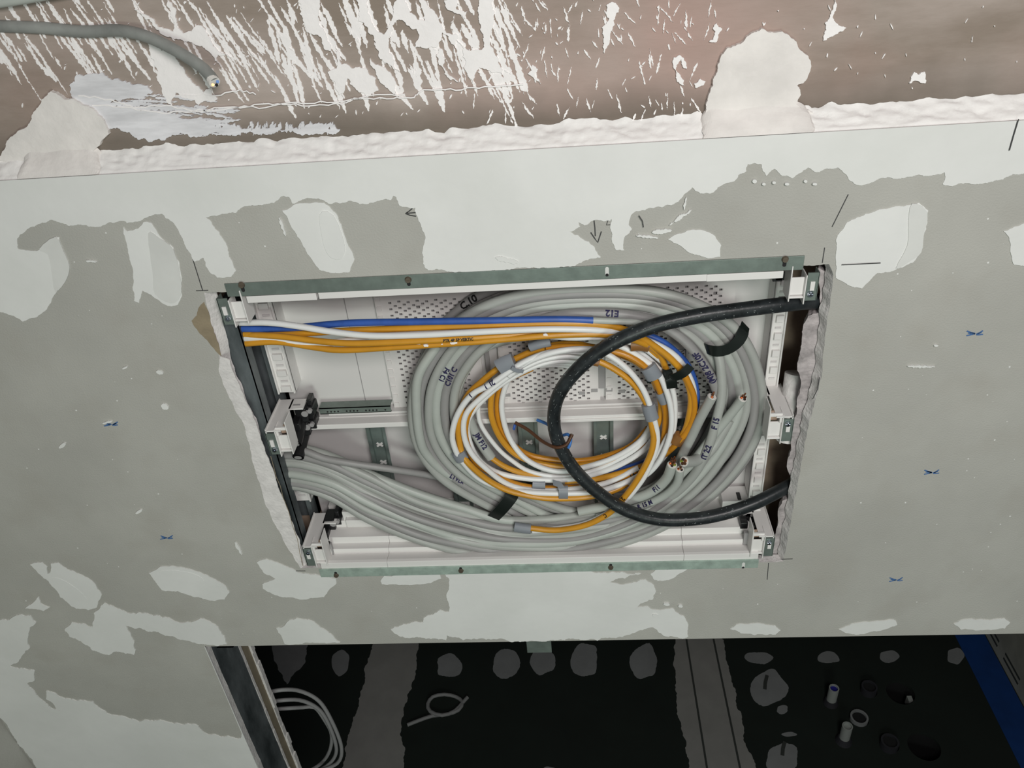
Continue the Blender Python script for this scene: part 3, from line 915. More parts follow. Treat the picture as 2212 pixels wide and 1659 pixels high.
# top front strip (two lengths) and stepped bottom profile
zt1, zt0 = P(1100, 613).z, P(1100, 628).z
for ua, ub, va, y in ((500, 684, 640, -.0008), (684, 1527, 620, .0), (1527, 1692, 590, -.0008)):
    mb = MB()
    xa_, xb_ = P(ua + (32 if ua == 500 else 0), va).x, P(ub, va).x
    mb.box(xa_, xb_, y, .014, zt0 - (0 if ua != 684 else -.0004), zt1)
    mb.box(xa_, xb_, .012, .03, zt1 - .003, zt1)
    part(mb, 'top_strip', 'plastic')
zb0, zb1 = P(1150, 1218).z, P(1150, 1206).z
for ua, ub in ((690, 835), (835, 1477), (1477, 1637)):
    mb = MB()
    xa_, xb_ = P(ua, 1210).x, P(ub, 1210).x - .0003
    prof = [(-.0004, zb0), (-.0004, zb1), (.004, zb1 + .0006), (.018, zb1 - .002), (.019, zb1 + .006), (.03, zb1 + .006), (.031, zb1 + .016), (.05, zb1 + .017), (.051, zb1 + .027), (.075, zb1 + .027), (.076, zb1 + .032), (YB, zb1 + .032), (YB, zb0)]
    mb.prism([(xa_, y, z) for y, z in prof], [(xb_, y, z) for y, z in prof])
    part(mb, 'bottom_profile', 'plastic', .0004)
# cable clamps/blocks standing on the bottom profile
for ua, va, ub, vb in ((750, 1135, 815, 1150), (1385, 1130, 1440, 1150), (1555, 1110, 1620, 1150)):
    mb = MB()
    a, b = P(ua, va, .06), P(ub, vb, .06)
    mb.box(a.x, b.x, .052, .082, zb1 + .02, zb1 + .042)
    mb.box(a.x + .005, b.x + .006, .045, .07, zb1 + .02, zb1 + .033)
    part(mb, 'block', 'plastic', .001)

# back pan in two fields
xl_, xr_ = P(588, 800, .056).x, P(1690, 745, .056).x
zt_, zbm, zb_ = zt1 + .02, P(1100, 905, YB).z, zb0
mb = MB().box(xl_, xr_, YB, YB + .002, zbm, zt_)
part(mb, 'upper_back_pan', 'pan', 0)
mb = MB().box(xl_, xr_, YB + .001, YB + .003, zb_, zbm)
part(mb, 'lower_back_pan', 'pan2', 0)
mb = MB()
mb.box(P(744, 650, YB).x - .0004, P(744, 650, YB).x + .0004, YB - .0006, YB + .001, zbm, zt_)
part(mb, 'pan_seam', 'insert', 0)
mb = MB()
mb.box(xl_ + .05, xr_, .07, YB, zbm + .024, zbm + .03)
part(mb, 'pan_ledge', 'pan', .0006)

# side rack strips with stamped pockets
YS = .056


def rack(ua, ub, u_ref, v_ref, za, zb, name='side_rack'):
    xa_, xb_ = sorted((P(ua, v_ref, YS).x, P(ub, v_ref, YS).x))
    mb = MB()
    mb.box(xa_, xb_, YS + .004, YS + .006, zb, za)
    mb.box(xa_, xa_ + .0018, YS, YB, zb, za)
    mb.box(xb_ - .0018, xb_, YS + .001, YB, zb, za)
    z = za - .004
    k = 0
    w = xb_ - xa_
    while z > zb + .008:
        if k % 2 == 0:
            mb.box(xa_ + w * .28, xb_ - w * .2, YS, YS + .005, z - .008, z)
        else:
            mb.box(xa_ + w * .3, xb_ - w * .28, YS + .003, YS + .005, z - .006, z - .0055)
            mb.box(xa_ + w * .3, xb_ - w * .28, YS + .0032, YS + .005, z - .0068, z - .004, 1)
        z -= .0115
        k += 1
    return part(mb, name, ['plastic', 'pan2'], .0004), xa_, xb_


zrt = P(600, 648, YS).z
zrm = P(610, 852, YS).z
rk, lxa, lxb = rack(586, 624, 0, 800, zrt, zrm)
rk2, _, _ = rack(620, 656, 0, 1030, P(640, 960, YS).z, P(680, 1085, YS).z)
rk3, rxa, rxb = rack(1662, 1693, 0, 745, zrt, P(1690, 840, YS).z)
rk4, _, _ = rack(1625, 1655, 0, 1010, P(1670, 935, YS).z, P(1640, 1075, YS).z)


def bracket(u, v, s, arm_len=.055, win=True, clipdown=True, top=False):
    """plastic support with steel clip. (u,v) = photo position of the clip centre, s=+1 when the cabinet lies to the right"""
    c = P(u, v, -.001)
    br = MB()
    X = lambda a: c.x + s * a

    def bx(a0, a1, y0, y1, z0, z1, mi=0):
        br.box(min(X(a0), X(a1)), max(X(a0), X(a1)), y0, y1, c.z + z0, c.z + z1, mi)
    up = .02 if not top else .012
    bx(.0055, .0068, -.001, .017, -.021, up)             # outer side plate
    bx(.0215, .0228, -.003, .02, -.016, up + .012)       # inner side plate
    bx(.0068, .0215, .0035, .0055, -.012, .008)          # web
    bx(.0068, .0215, .0005, .0055, -.0145, -.0125)
    if win:
        bx(.0068, .0215, .001, .004, .0172, .0215)
        bx(.0068, .0095, .0015, .005, .008, .0175)
        bx(.0195, .0215, .0015, .005, .008, .0175)
        bx(.0095, .0195, .010, .012, .006, .0185, 1)
    b = part(br, 'mounting_bracket', ['plastic', 'inner'], .0005)
    if arm_len:
        ar = MB()
        z = c.z + up - .001
        x0_, x1_ = sorted((X(-.004), X(.014)))
        ar.box(x0_, x1_, -.001, YS + .006, z - .002, z)
        ar.box(X(-.004) - .0006, X(-.004) + .0006, -.001, YS + .006, z - .004, z + .0018)
        ar.box(min(X(.012), X(.03)), max(X(.012), X(.03)), .042, YS + .006, z - .002, z)
        ar.box(min(X(.016), X(.025)), max(X(.016), X(.025)), .048, .051, z - .0002, z + .0004, 1)
        ar.build('support_arm', ['plastic', 'insert'], b)
    cl = MB()
    cl.box(c.x - .0055, c.x + .0055, -.0012, .0003, c.z - .0165, c.z + .015)
    cl.box(c.x - s * .0055 - .0004, c.x - s * .0055 + .0006, -.0012, .012, c.z - .0165, c.z + .015)
    cl.build('steel_clip', 'galv', b)
    d = -1 if clipdown else 1
    sl = MB().box(c.x - .0022, c.x + .0022, -.0025, -.001, c.z - .0035 + .001 * d, c.z + .0055)
    sl.build('clip_slot', 'plastic', b)
    zs = c.z + (-.0085 if clipdown else .009)
    sc = MB().cyl((c.x + .001 * s, -.001, zs), (c.x + .001 * s, -.0042, zs), .0036, 12, r2=.0027)
    sc.box(c.x + .001 * s - .0024, c.x + .001 * s + .0024, -.0046, -.0041, zs - .0005, zs + .0005)
    sc.box(c.x + .001 * s - .0005, c.x + .001 * s + .0005, -.0046, -.0041, zs - .0024, zs + .0024)
    sc.build('clip_screw', 'chrome', b)
    return b


bracket(487, 672, 1, arm_len=0, win=False, top=True)
bracket(1754, 618, -1, arm_len=0, win=False, top=True)
bracket(589, 958, 1)
bracket(1701, 928, -1, clipdown=False)
bracket(668, 1203, 1, clipdown=False)
bracket(1661, 1181, -1, clipdown=False)

# mid cross bar and steel rails
xm0, xm1 = P(672, 905, .06).x, P(1640, 872, .06).x
zm = P(1100, 897, .06).z
mb = MB()
mb.box(xm0, xm1, .052, .07, zm - .006, zm + .001)
mb.box(xm0, xm1, .066, .08, zm + .001, zm + .0025)
mb.box(P(1210, 890, .05).x, xm1, .05, .054, zm - .007, zm - .003)
part(mb, 'cross_bar', 'plastic', .0008)


def steel_rail(u0, u1, v, Y):
    xa_, xb_ = P(u0, v, Y).x, P(u1, v, Y).x
    z = P((u0 + u1) / 2, v, Y).z
    mb = MB()
    mb.box(xa_, xb_, Y, Y + .001, z - .0045, z + .0045)
    mb.box(xa_, xb_, Y, Y + .014, z + .0035, z + .0045)
    mb.box(xa_, xb_, Y, Y + .003, z - .0045, z - .0035)
    x = xa_ + .01
    k = 0
    while x < xb_ - .006:
        mb.cyl((x, Y + .0002, z - .001), (x, Y - .0003, z - .001), .0012, 8, mi=1)
        k += 1
        x += .0045 if k % 4 else .011
    return part(mb, 'perforated_rail', ['galv', 'dark'], 0)


steel_rail(690, 845, 886, .066)
steel_rail(738, 850, 1124, .066)
steel_rail(1500, 1640, 1105, .066)

# vertical hat rails with cross-shaped punchings
for u, vtop, marks in ((809, 912, ((820, 960), (829, 998), (837, 1037))), (978, 905, ((996, 1068),)), (1139, 905, ((1142, 955), (1146, 1000))), (1303, 898, ((1303, 944), (1304, 984))), (1466, 890, ((1464, 924), (1462, 960)))):
    p = P(u, vtop, .074)
    zlo = P(1150, 1120, .074).z
    w = .0125
    mb = MB()
    mb.box(p.x - w * .72, p.x + w * .72, .077, .078, zlo, zm)
    for s in (-1, 1):
        mb.box(min(p.x + s * w * .72, p.x + s * (w * .72 - .001)), max(p.x + s * w * .72, p.x + s * (w * .72 - .001)), .071, .078, zlo, zm)
        mb.box(min(p.x + s * w * .68, p.x + s * w), max(p.x + s * w * .68, p.x + s * w), .0705, .0715, zlo, zm)
    hr = part(mb, 'hat_rail', 'rail', .0003)
    for k in range(3):
        MB().cyl((p.x, .0772, zm - .008 - k * .0055), (p.x, .0766, zm - .008 - k * .0055), .0019 if k < 2 else .0011, 10).build('rail_hole', 'pan', hr)
    for (mu, mv) in marks:
        q = P(mu, mv, .0768)
        c = Vector((p.x, .0768, q.z))
        mk = MB()
        for sx in (-1, 1):
            mk.obox(c + Vector((0, -.0003 - .00005 * sx, 0)), Vector((.0038, 0, sx * .0027)), Vector((0, .0004, 0)), Vector((.00075, 0, -sx * .0010)))
        mk.build('cross_punching', 'plastic', hr)


# perforated plates (true holes)
def perf(u0, v0, u1, v1, Y, name='perforated_plate'):
    a, b = P(u0, v0, Y), P(u1, v1, Y)
    xa_, xb_, zt2, zb2 = a.x, b.x, a.z, b.z
    mb = MB()
    # solid border
    bd = .010
    cx_, cz_ = .0108, .0042
    nx = int((xb_ - xa_ - 2 * bd) / cx_)
    nz = int((zt2 - zb2 - 2 * bd) / cz_)
    ox = xa_ + ((xb_ - xa_) - nx * cx_) / 2
    oz = zt2 - ((zt2 - zb2) - nz * cz_) / 2
    th = .0012
    mb.box(xa_, ox, Y, Y + th, zb2, zt2)
    mb.box(ox + nx * cx_, xb_, Y, Y + th, zb2, zt2)
    mb.box(ox, ox + nx * cx_, Y, Y + th, oz, zt2)
    mb.box(ox, ox + nx * cx_, Y, Y + th, zb2, oz - nz * cz_)
    rp = random.Random(int(u0))
    for i in range(nx):
        for j in range(nz):
            x0_, z1_ = ox + i * cx_, oz - j * cz_
            x1_, z0_ = x0_ + cx_, z1_ - cz_
            big_ = (i % 7 == 3 and j % 5 == 2)
            hw, hh = (.0022, .0018) if big_ else (.0018, .0013)
            hx = (x0_ + x1_) / 2 + (.0029 if j % 2 else -.0029)
            hz = (z0_ + z1_) / 2 + (.0007 if i % 2 else -.0007)
            vs, fs = [], []
            for yy in (Y, Y + th):
                vs += [(x0_, yy, z0_), (x1_, yy, z0_), (x1_, yy, z1_), (x0_, yy, z1_), (hx - hw, yy, hz - hh), (hx + hw, yy, hz - hh), (hx + hw, yy, hz + hh), (hx - hw, yy, hz + hh)]
            for k in range(4):
                k2 = (k + 1) % 4
                fs.append((k, k2, 4 + k2, 4 + k))
                fs.append((4 + k, 4 + k2, 12 + k2, 12 + k))
            mb.add(vs, fs)
            if not big_ and (i + j) % 2:
                mb.box(hx + .0024, hx + .0038, Y - .0008, Y, hz - .0005, hz + .0009)
    # pockets down the border
    z = zt2 - .006
    while z > zb2 + .012:
        for xx in (xa_ + .004,):
            mb.box(xx - .0025, xx + .003, Y - .0012, Y, z - .0055, z)
        z -= .0125
    mb.box(xa_, xb_, Y - .002, Y, zb2 - .0012, zb2 + .0012)
    mb.box(xa_ + .002, xb_ - .002, Y + .0045, Y + .005, zb2 + .002, zt2 - .002, 1)  # grey sheet behind the holes, standing in for shade in the hollow
    return part(mb, name, ['perf', 'insert'], 0)


YP = .079
zpt = zt1 + .012
perf(805, 632, 1052, 888, YP)
perf(1062, 620, 1297, 884, YP)
perf(1306, 608, 1566, 876, YP)
# grey slot inserts between the plates
for ua, va, ub, vb in ((1046, 752, 1064, 838), (1292, 785, 1307, 838)):
    mb = MB()
    rectY(mb, ua, va, ub, vb, YP - .0006, YP + .002, YP)
    part(mb, 'slot_insert', 'insert', 0)
for (u, v) in ((1040, 851), (1096, 853), (1257, 849), (1284, 843), (1316, 842), (1343, 845), (1012, 848), (1400, 840), (1530, 835)):
    mb = MB()
    rectY(mb, u - 7, v - 3, u + 7, v + 3, YP - .0007, YP + .001, YP)
    part(mb, 'latch_window', 'insert', 0)
for (u, v) in ((1117, 880), (1251, 876), (1352, 872), (1490, 866)):
    p = P(u, v, YP - .002)
    MB().cyl((p.x, YP, p.z), (p.x, YP - .004, p.z), .0034, 12, r2=.0026).build('plate_screw', 'chrome', cabn)
for (u, v) in ((1133, 876), (1150, 878), (1216, 875), (1232, 873), (1369, 868), (1470, 863)):
    p = P(u, v, YP - .002)
    MB().cyl((p.x, YP, p.z), (p.x, YP - .001, p.z), .002, 10).build('plate_hole', 'insert', cabn)

# warning sticker with simple symbols
st = MB()
sa, sb = P(1442, 712, YP - .001), P(1536, 775, YP - .001)
ys = YP - .0014
st.box(sa.x, sb.x, ys, YP, sb.z, sa.z)
stk = st.build('sticker', 'sticker', cabn)
sy = MB()
yk = ys - .0001


def sline(pts, w=.0008):
    sy.ribbon([P(u, v, yk) for u, v in pts], w, .0002)


ring_ = [(1471 + 7 * math.cos(k * .5236), 720 + 5 * math.sin(k * .5236)) for k in range(13)]
sline(ring_)
c_ = P(1471, 720, yk)
sy.cyl((c_.x, yk, c_.z), (c_.x, yk - .0003, c_.z), .0009, 10)
sline([(1472, 726), (1485, 748), (1498, 748)])
sline([(1477, 727), (1487, 742), (1498, 741)])
sline([(1490, 752), (1490, 738)], .0007)
sline([(1487, 742), (1490, 737), (1493, 742)], .0007)
sline([(1464, 755), (1536, 750)], .0004)
sline([(1481, 754), (1466, 764), (1481, 772), (1481, 754)])
sline([(1474, 764), (1478, 764)], .001)
sline([(1514, 753), (1497, 755), (1497, 770), (1514, 769)])
sline([(1512, 757), (1502, 758), (1502, 766), (1512, 765)], .0006)
sline([(1486, 763), (1494, 762)], .0005)
sy.build('sticker_symbols', 'inkk', stk)


# black clamp holders
def holder(u, v, s, double=False, tail=True):
    p = P(u, v, .05)
    mb = MB()
    mb.box(p.x - .008, p.x + .006, .045, .068, p.z - .010, p.z + .010)
    mb.box(p.x - .011, p.x - .001, .030, .05, p.z - .012, p.z - .001)
    mb.box(p.x + .004 * s, p.x + .014 * s, .05, .07, p.z - .004, p.z + .009) if s > 0 else mb.box(p.x - .014, p.x - .004, .05, .07, p.z - .004, p.z + .009)
    mb.box(p.x + .009 * s - .003, p.x + .009 * s + .003, .054, .07, p.z + .006, p.z + .017)
    h = part(mb, 'clamp_holder', 'black', .0012)
    mb = MB().cyl((p.x + .004 * s, .048, p.z + .003), (p.x + .004 * s, .044, p.z + .003), .0042, 14)
    mb.cyl((p.x + .010 * s, .05, p.z + .005), (p.x + .010 * s, .046, p.z + .005), .003, 12)
    mb.build('clamp_pin', 'insert', h)
    if tail:
        t = MB()
        t.cyl((p.x - .004 * s, .060, p.z - .008), (p.x - .007 * s, .020, p.z - .024), .0075, 16, r2=.0072, caps=False)
        t.cyl((p.x - .004 * s, .060, p.z - .008), (p.x - .007 * s, .020, p.z - .024), .0050, 16, r2=.0052)
        t.build('clamp_barrel', 'black', h, smooth=False)
        q = Vector((p.x - .007 * s, .0196, p.z - .0242))
        MB().cyl(q, q + Vector((0, -.0004, -.0002)), .0045, 14).build('barrel_bore', 'insert', h)
    return h


holder(655, 893, 1)
holder(660, 922, 1)
holder(716, 1130, 1)
holder(1612, 1105, -1)
h = MB()
rectY(h, 1676, 590, 1694, 606, .02, .045, .02)
rectY(h, 1670, 598, 1690, 608, .02, .03, .02)
part(h, 'latch_hook', 'black', .0006)
for (ua, va, ub, vb) in ((712, 1176, 722, 1200), (1608, 1152, 1622, 1178)):
    mb = MB()
    rectY(mb, ua, va, ub, vb, .016, .02, .016)
    part(mb, 'profile_notch', 'insert', 0)


# gypsum crumble at the right of the opening, pale duct in the cavity
def lumpy(name, outline, Y, m, th=.02, amp=.0025, parent=None):
    q = rough_poly(outline, .12, 8, random.Random(5))
    f = [P(u, v, Y) for u, v in q]
    b = [p + Vector((0.004, th, 0)) for p in f]
    for p in f:
        p.y += noise.noise(p * 90) * amp
    return MB().prism(f, b).build(name, m, parent or wall)


lumpy('crumbled_gypsum_edge', [(1768, 578), (1790, 590), (1790, 620), (1786, 660), (1780, 705), (1774, 760), (1768, 800), (1760, 840), (1748, 895), (1738, 945), (1728, 1000), (1718, 1050), (1708, 1110), (1698, 1165), (1692, 1210), (1668, 1212), (1672, 1165), (1680, 1105), (1690, 1082), (1704, 1078), (1707, 1028), (1700, 1000), (1708, 955), (1715, 905), (1722, 860), (1730, 822), (1722, 800), (1726, 770), (1732, 735), (1736, 700), (1745, 682), (1768, 676), (1771, 624), (1762, 600)], .0142, 'gypsum_pink', th=.012, amp=.0014)
mb = MB()
pth = spline([P(1690, 800, .075), P(1715, 830, .06), P(1735, 850, .055), P(1765, 862, .06), P(1800, 868, .07)], .005)
duct = MB().tube([P(1722, 806, .050), P(1716, 850, .042), P(1706, 900, .036), P(1698, 945, .034)], [.014] * 4, 20)
o = duct.build('flexible_duct', 'gypsum', smooth=True)
tag(o, 'pale lilac duct in the gap between cabinet and right board edge', 'duct')

# ------------------------------------------------------------------ cables
def frame_at(path, s):
    acc = 0
    for i in range(len(path) - 1):
        d = (path[i + 1] - path[i]).length
        if acc + d >= s:
            t = (s - acc) / d
            c = path[i].lerp(path[i + 1], t)
            a = (path[min(i + 2, len(path) - 1)] - path[max(i - 1, 0)]).normalized()
            return c, a
        acc += d
    return path[-1], (path[-1] - path[-2]).normalized()


def plen_to(path, u, v):
    """arc length of the path point that lies nearest to a photo position"""
    r = ray(u, v).normalized()
    best, bs, acc = 1e9, 0, 0
    for i, p in enumerate(path):
        if i:
            acc += (p - path[i - 1]).length
        d = (p - CAM).cross(r).length
        if d < best:
            best, bs = d, acc
    return bs


def write(path, r, text, u, v, size, m='ink', flip=False, parent=None, shift=0.0):
    """marker writing wrapped on the round of a cable, centred near photo position (u,v)"""
    cu = bpy.data.curves.new('writing', 'FONT')
    cu.body = text
    cu.size = size
    cu.resolution_u = 2
    cu.offset = size * .042
    tmp = bpy.data.objects.new('writing', cu)
    COL.objects.link(tmp)
    dg = bpy.context.evaluated_depsgraph_get()
    me = bpy.data.meshes.new_from_object(tmp.evaluated_get(dg))
    bpy.data.objects.remove(tmp)
    s0 = plen_to(path, u, v)
    if not me.vertices:
        return
    bmx = bmesh.new()
    bmx.from_mesh(me)
    bmesh.ops.triangulate(bmx, faces=bmx.faces)
    for _ in range(3):
        lg = [e for e in bmx.edges if e.calc_length() > size * .12]
        if lg:
            bmesh.ops.subdivide_edges(bmx, edges=lg, cuts=1)
            bmesh.ops.triangulate(bmx, faces=bmx.faces)
    bmx.to_mesh(me)
    bmx.free()
    xs = [q.co.x for q in me.vertices]
    ys = [q.co.y for q in me.vertices]
    mx, my = (min(xs) + max(xs)) / 2, (min(ys) + max(ys)) / 2
    for q in me.vertices:
        x, y = (q.co.x - mx), (q.co.y - my)
        if flip:
            x, y = -x, -y
        c, t = frame_at(path, s0 + x)
        n = (CAM - c)
        n = (n - t * n.dot(t)).normalized()
        b = n.cross(t)
        th = y / r + shift
        q.co = c + (n * math.cos(th) + b * math.sin(th)) * (r + .00045)
    me.materials.clear()
    me.materials.append(M[m])
    o = bpy.data.objects.new('marker_writing', me)
    COL.objects.link(o)
    if parent:
        o.parent = parent
    return o


def cable(name, label, pts, r, m, cat='cable', group=None, n=12, step=.007, lobes=0, raw=False):
    root = thing(name, label, cat, group=group or {'orange_cable': 'orange cables in the cabinet', 'white_cable': 'white cables', 'blue_conduit': 'blue conduits', 'grey_cable': 'loose grey cable ends', 'blue_wire': 'blue wires'}.get(name))
    path = pts if raw else spline([P(u, v, y) for u, v, y in pts], step)
    MB().tube(path, r, n, lobes=lobes).build('jacket', m, root, smooth=True)
    return root, path


def cut_end(root, path, r, cores=3, toview=.3, bare=.006):
    e = path[-1]
    t = (path[-1] - path[-4]).normalized()
    MB().cyl(e - t * .001, e + t * .0007, r * .86, 14).build('cut_face', 'core_w', root)
    a = t.orthogonal().normalized()
    b = t.cross(a)
    for k in range(cores):
        an = 6.283 * k / cores + .5
        c = e + (a * math.cos(an) + b * math.sin(an)) * r * .42
        MB().cyl(c, c + t * .002, r * .28, 8).build('core', ('core_n', 'copper', 'dark', 'core_g', 'core_n')[k % 5], root)
        MB().cyl(c, c + t * bare + (a * (.3 - .25 * k) + b * .2) * .003, r * .16, 6).build('copper_wire', 'copper', root)


# --- grey coil: lanes (outer = 0, inner = 1) around the ring
RO = [(1250, 1196), (1400, 1160), (1520, 1095), (1608, 1005), (1652, 900), (1632, 775), (1568, 686), (1440, 630), (1280, 620), (1120, 634), (1000, 680), (922, 755), (881, 850), (890, 955), (948, 1035), (1062, 1100)]
RI = [(1250, 1090), (1360, 1060), (1440, 1005), (1505, 930), (1552, 862), (1541, 795), (1480, 722), (1380, 690), (1280, 684), (1160, 694), (1070, 738), (1015, 798), (992, 860), (1000, 938), (1050, 1005), (1140, 1062)]
BA = [(520, 962), (600, 964), (650, 969), (720, 987), (800, 1022), (900, 1066), (1000, 1100), (1100, 1122)]
BB = [(520, 1050), (600, 1052), (650, 1056), (720, 1078), (800, 1126), (900, 1166), (1000, 1190), (1100, 1203)]
rg = random.Random(77)
RG = .0056
LY = (.066, .055, .044, .033)
greys = ('grey_c', 'grey_d', 'grey_c', 'grey_e', 'grey_d', 'grey_c')
GRP = 'grey cables of the big coil'
LBL = 'grey jacketed cable running from the left gap into the big coil'
GP = []


def ringpt(k, rho, Y, wob):
    i = k % 16
    a, b = RO[i], RI[i]
    rho += .085 * noise.noise(Vector((k * .3, wob, 0)))
    return (a[0] + (b[0] - a[0]) * rho, a[1] + (b[1] - a[1]) * rho, Y + .003 * noise.noise(Vector((k * .4, wob, 5))))


NL = 6
# (bundle lane, bundle layer Y, [(lane, layer) per turn], length in stations)
plan = [
    (0.02, .006, [(0, 3), (1, 1)], 30), (0.13, .004, [(1, 3), (0, 1)], 27), (0.24, .006, [(2, 3), (3, 1)], 29),
    (0.35, .004, [(3, 3), (2, 1)], 26), (0.46, .006, [(4, 3), (5, 1)], 24), (0.57, .008, [(5, 3), (4, 1)], 21),
    (0.68, .010, [(0, 2), (1, 0)], 31), (0.79, .012, [(1, 2), (2, 0)], 28), (0.90, .014, [(2, 2), (3, 0)], 25),
    (1.00, .017, [(3, 2), (4, 0)], 23), (0.30, .020, [(4, 2), (5, 0)], 22), (0.62, .023, [(5, 2), (0, 0)], 20)]
for ci, (bl, by, turns, nst) in enumerate(plan):
    pts = []
    for a, b in zip(BA, BB):
        rho = 1 - bl
        fr = (a[0] - 520) / 580
        y = by + .022 * (1 - min(1, fr * 1.6)) + .007 * noise.noise(Vector((ci * 3.1, a[0] / 200., 0)))
        j = 11 * noise.noise(Vector((ci * 7.7, a[0] / 150., 2)))
        pts.append((b[0] + (a[0] - b[0]) * (1 - rho), b[1] + (a[1] - b[1]) * (1 - rho) + j, y + .012))
    for k in range(0, nst):
        ti = min(k // 16, len(turns) - 1)
        lane, lay = turns[ti]
        Y = LY[lay]
        rho = (lane + .5) / NL
        if ti == 0 and k < 4:
            t = k / 4
            Y = (by + .012) * (1 - t) + Y * t
            rho = (1 - (1 - bl)) * .75 * (1 - t) + rho * t
        if ti == 1 and k < 19:
            t = (k - 15) / 4
            l0, y0 = turns[0]
            rho = (l0 + .5) / NL * (1 - t) + rho * t
            Y = LY[y0] * (1 - t) + Y * t
        if ti == 0 and k >= 12:
            Y += .006 * (k - 12) / 4
        pts.append(ringpt(k, rho, Y, ci * 1.7))
    root, path = cable('grey_cable', LBL, pts, RG * rg.uniform(.94, 1.06), greys[ci % 6], group=GRP, n=12, step=.008)
    GP.append((root, path))

# thin grey cable crossing above the bundle
root, path = cable('thin_grey_cable', 'single thin grey cable crossing the pan above the grey bundle', [(600, 963, .04), (655, 973, .03), (700, 990, .026), (760, 1001, .026), (850, 1014, .034), (930, 1027, .05), (1010, 1045, .068), (1080, 1068, .072)], .0045, 'grey_d')

# grey cables with own visible ends or writing
root, path = cable('grey_cable', 'grey cable with cut copper end standing highest at the right of the coil', [(1300, 1100, .028), (1400, 1076, .024), (1480, 1015, .02), (1545, 935, .016), (1588, 882, .010), (1604, 861, .006)], .0055, 'grey_e')
cut_end(root, path, .0055, 3)
root, path = cable('grey_cable', 'grey cable with cut copper end left of the highest one', [(1360, 1075, .03), (1440, 1035, .027), (1485, 960, .024), (1512, 905, .02), (1538, 857, .016)], .0058, 'grey_c')
cut_end(root, path, .0058, 2)
root, path = cable('grey_cable', 'pale grey cable curling up to a fat cut end with bare copper strands', [(1250, 1105, .02), (1330, 1088, .018), (1400, 1066, .013), (1438, 1036, .007), (1452, 1004, .001)], .0062, 'grey_e')
cut_end(root, path, .0062, 4, bare=.011)
write(path, .0062, 'F11', 1425, 1053, .008, 'ink', flip=False, parent=root)
root, path = cable('grey_cable', 'thinner pale grey cable curling up just right of the fat cut end', [(1290, 1118, .018), (1370, 1098, .016), (1430, 1073, .010), (1462, 1044, .004), (1469, 1014, -.001)], .0052, 'grey_e')
cut_end(root, path, .0052, 3, bare=.003)
write(path, .0052, 'R 15 M', 1400, 1086, .0075, 'ink', parent=root)
root, path = cable('grey_cable', 'thick grey cable whose round cut end faces the viewer', [(1575, 905, .03), (1540, 965, .024), (1512, 990, .014), (1494, 997, .004), (1478, 997, -.004)], .0068, 'grey_c')
cut_end(root, path, .0068, 5, bare=.002)
root, path = cable('grey_cable', 'grey cable marked F15 down the right of the coil', [(1548, 752, .026), (1556, 790, .021), (1559, 850, .018), (1549, 900, .015), (1530, 965, .012), (1495, 1030, .016), (1430, 1085, .026), (1330, 1125, .034), (1240, 1140, .04)], .0056, 'grey_c')
write(path, .0056, 'F 15', 1547, 905, .009, 'ink', flip=True, parent=root)
write(path, .0056, '*IT 2:2', 1524, 975, .009, 'ink', flip=True, parent=root)
root, path = cable('grey_cable', 'grey cable with circled marker writing beside the sticker', [(1400, 690, .03), (1450, 715, .026), (1492, 750, .022), (1528, 800, .02), (1550, 850, .024), (1562, 910, .032), (1558, 980, .042)], .0056, 'grey_d')
write(path, .0056, '(M)8 2C10F', 1524, 790, .0095, 'ink', flip=True, parent=root)
root, path = cable('grey_cable', 'short grey cable end sleeved in tape behind the right strands', [(1568, 900, .05), (1563, 850, .05), (1558, 812, .05)], .005, 'grey_d')
MB().tube([path[-1], path[-1] + Vector((.001, -.002, .008))], .002, 8).build('core', 'core_b', root)
# E12 cable that ends in an orange core
root, path = cable('grey_cable', 'grey cable end marked F12 with an orange wire leaving it', [(985, 820, .05), (1000, 870, .045), (1018, 918, .042), (1040, 958, .04), (1061, 988, .038)], .0065, 'grey_c')
write(path, .0065, 'JM F12', 1037, 952, .009, 'ink', flip=False, parent=root)
pth = spline([P(u, v, y) for u, v, y in ((1058, 986, .038), (1087, 1006, .036), (1122, 1020, .036), (1161, 1027, .038), (1200, 1030, .04))], .006)
MB().tube(pth, .0036, 10).build('core', 'orange', root, smooth=True)
# upper cables with lettering
root, path = cable('grey_cable', 'outermost grey cable lettered in thick black at the top left of the coil', [(905, 800, .07), (940, 720, .07), (985, 675, .068), (1015, 650, .066), (1060, 628, .066), (1120, 608, .07)], .0055, 'grey_d')
write(path, .0055, 'C.10', 1020, 648, .0115, 'inkk', flip=False, parent=root)
root, path = cable('grey_cable', 'innermost upper grey cable marked E12 upside down', [(1040, 745, .055), (1120, 705, .036), (1200, 682, .026), (1290, 676, .023), (1380, 684, .024), (1450, 705, .03), (1510, 745, .042)], .0055, 'grey_d')
write(path, .0055, 'E12', 1315, 675, .0095, 'ink', flip=True, parent=root)
root, path = cable('grey_cable', 'innermost grey cable curving down the left side of the coil', [(1110, 730, .056), (1045, 752, .05), (1005, 800, .045), (987, 850, .043), (988, 905, .045), (1010, 960, .052), (1050, 1010, .06)], .0058, 'grey_e')
write(GP[3][1], .0056, 'F4 C1', 975, 815, .0085, 'ink', flip=False, parent=GP[3][0])
write(GP[4][1], .0056, 'C101 C', 955, 800, .0085, 'ink', flip=True, parent=GP[4][0])
root, path = cable('grey_cable', 'loose pale grey cable on the outer left flank of the coil', [(945, 745, .03), (905, 810, .026), (900, 880, .025), (908, 950, .026), (925, 985, .03), (965, 1022, .036), (1040, 1060, .042), (1100, 1078, .05)], .0056, 'grey_e')
write(path, .0056, 'LTVLR', 990, 1036, .008, 'ink', flip=False, parent=root)

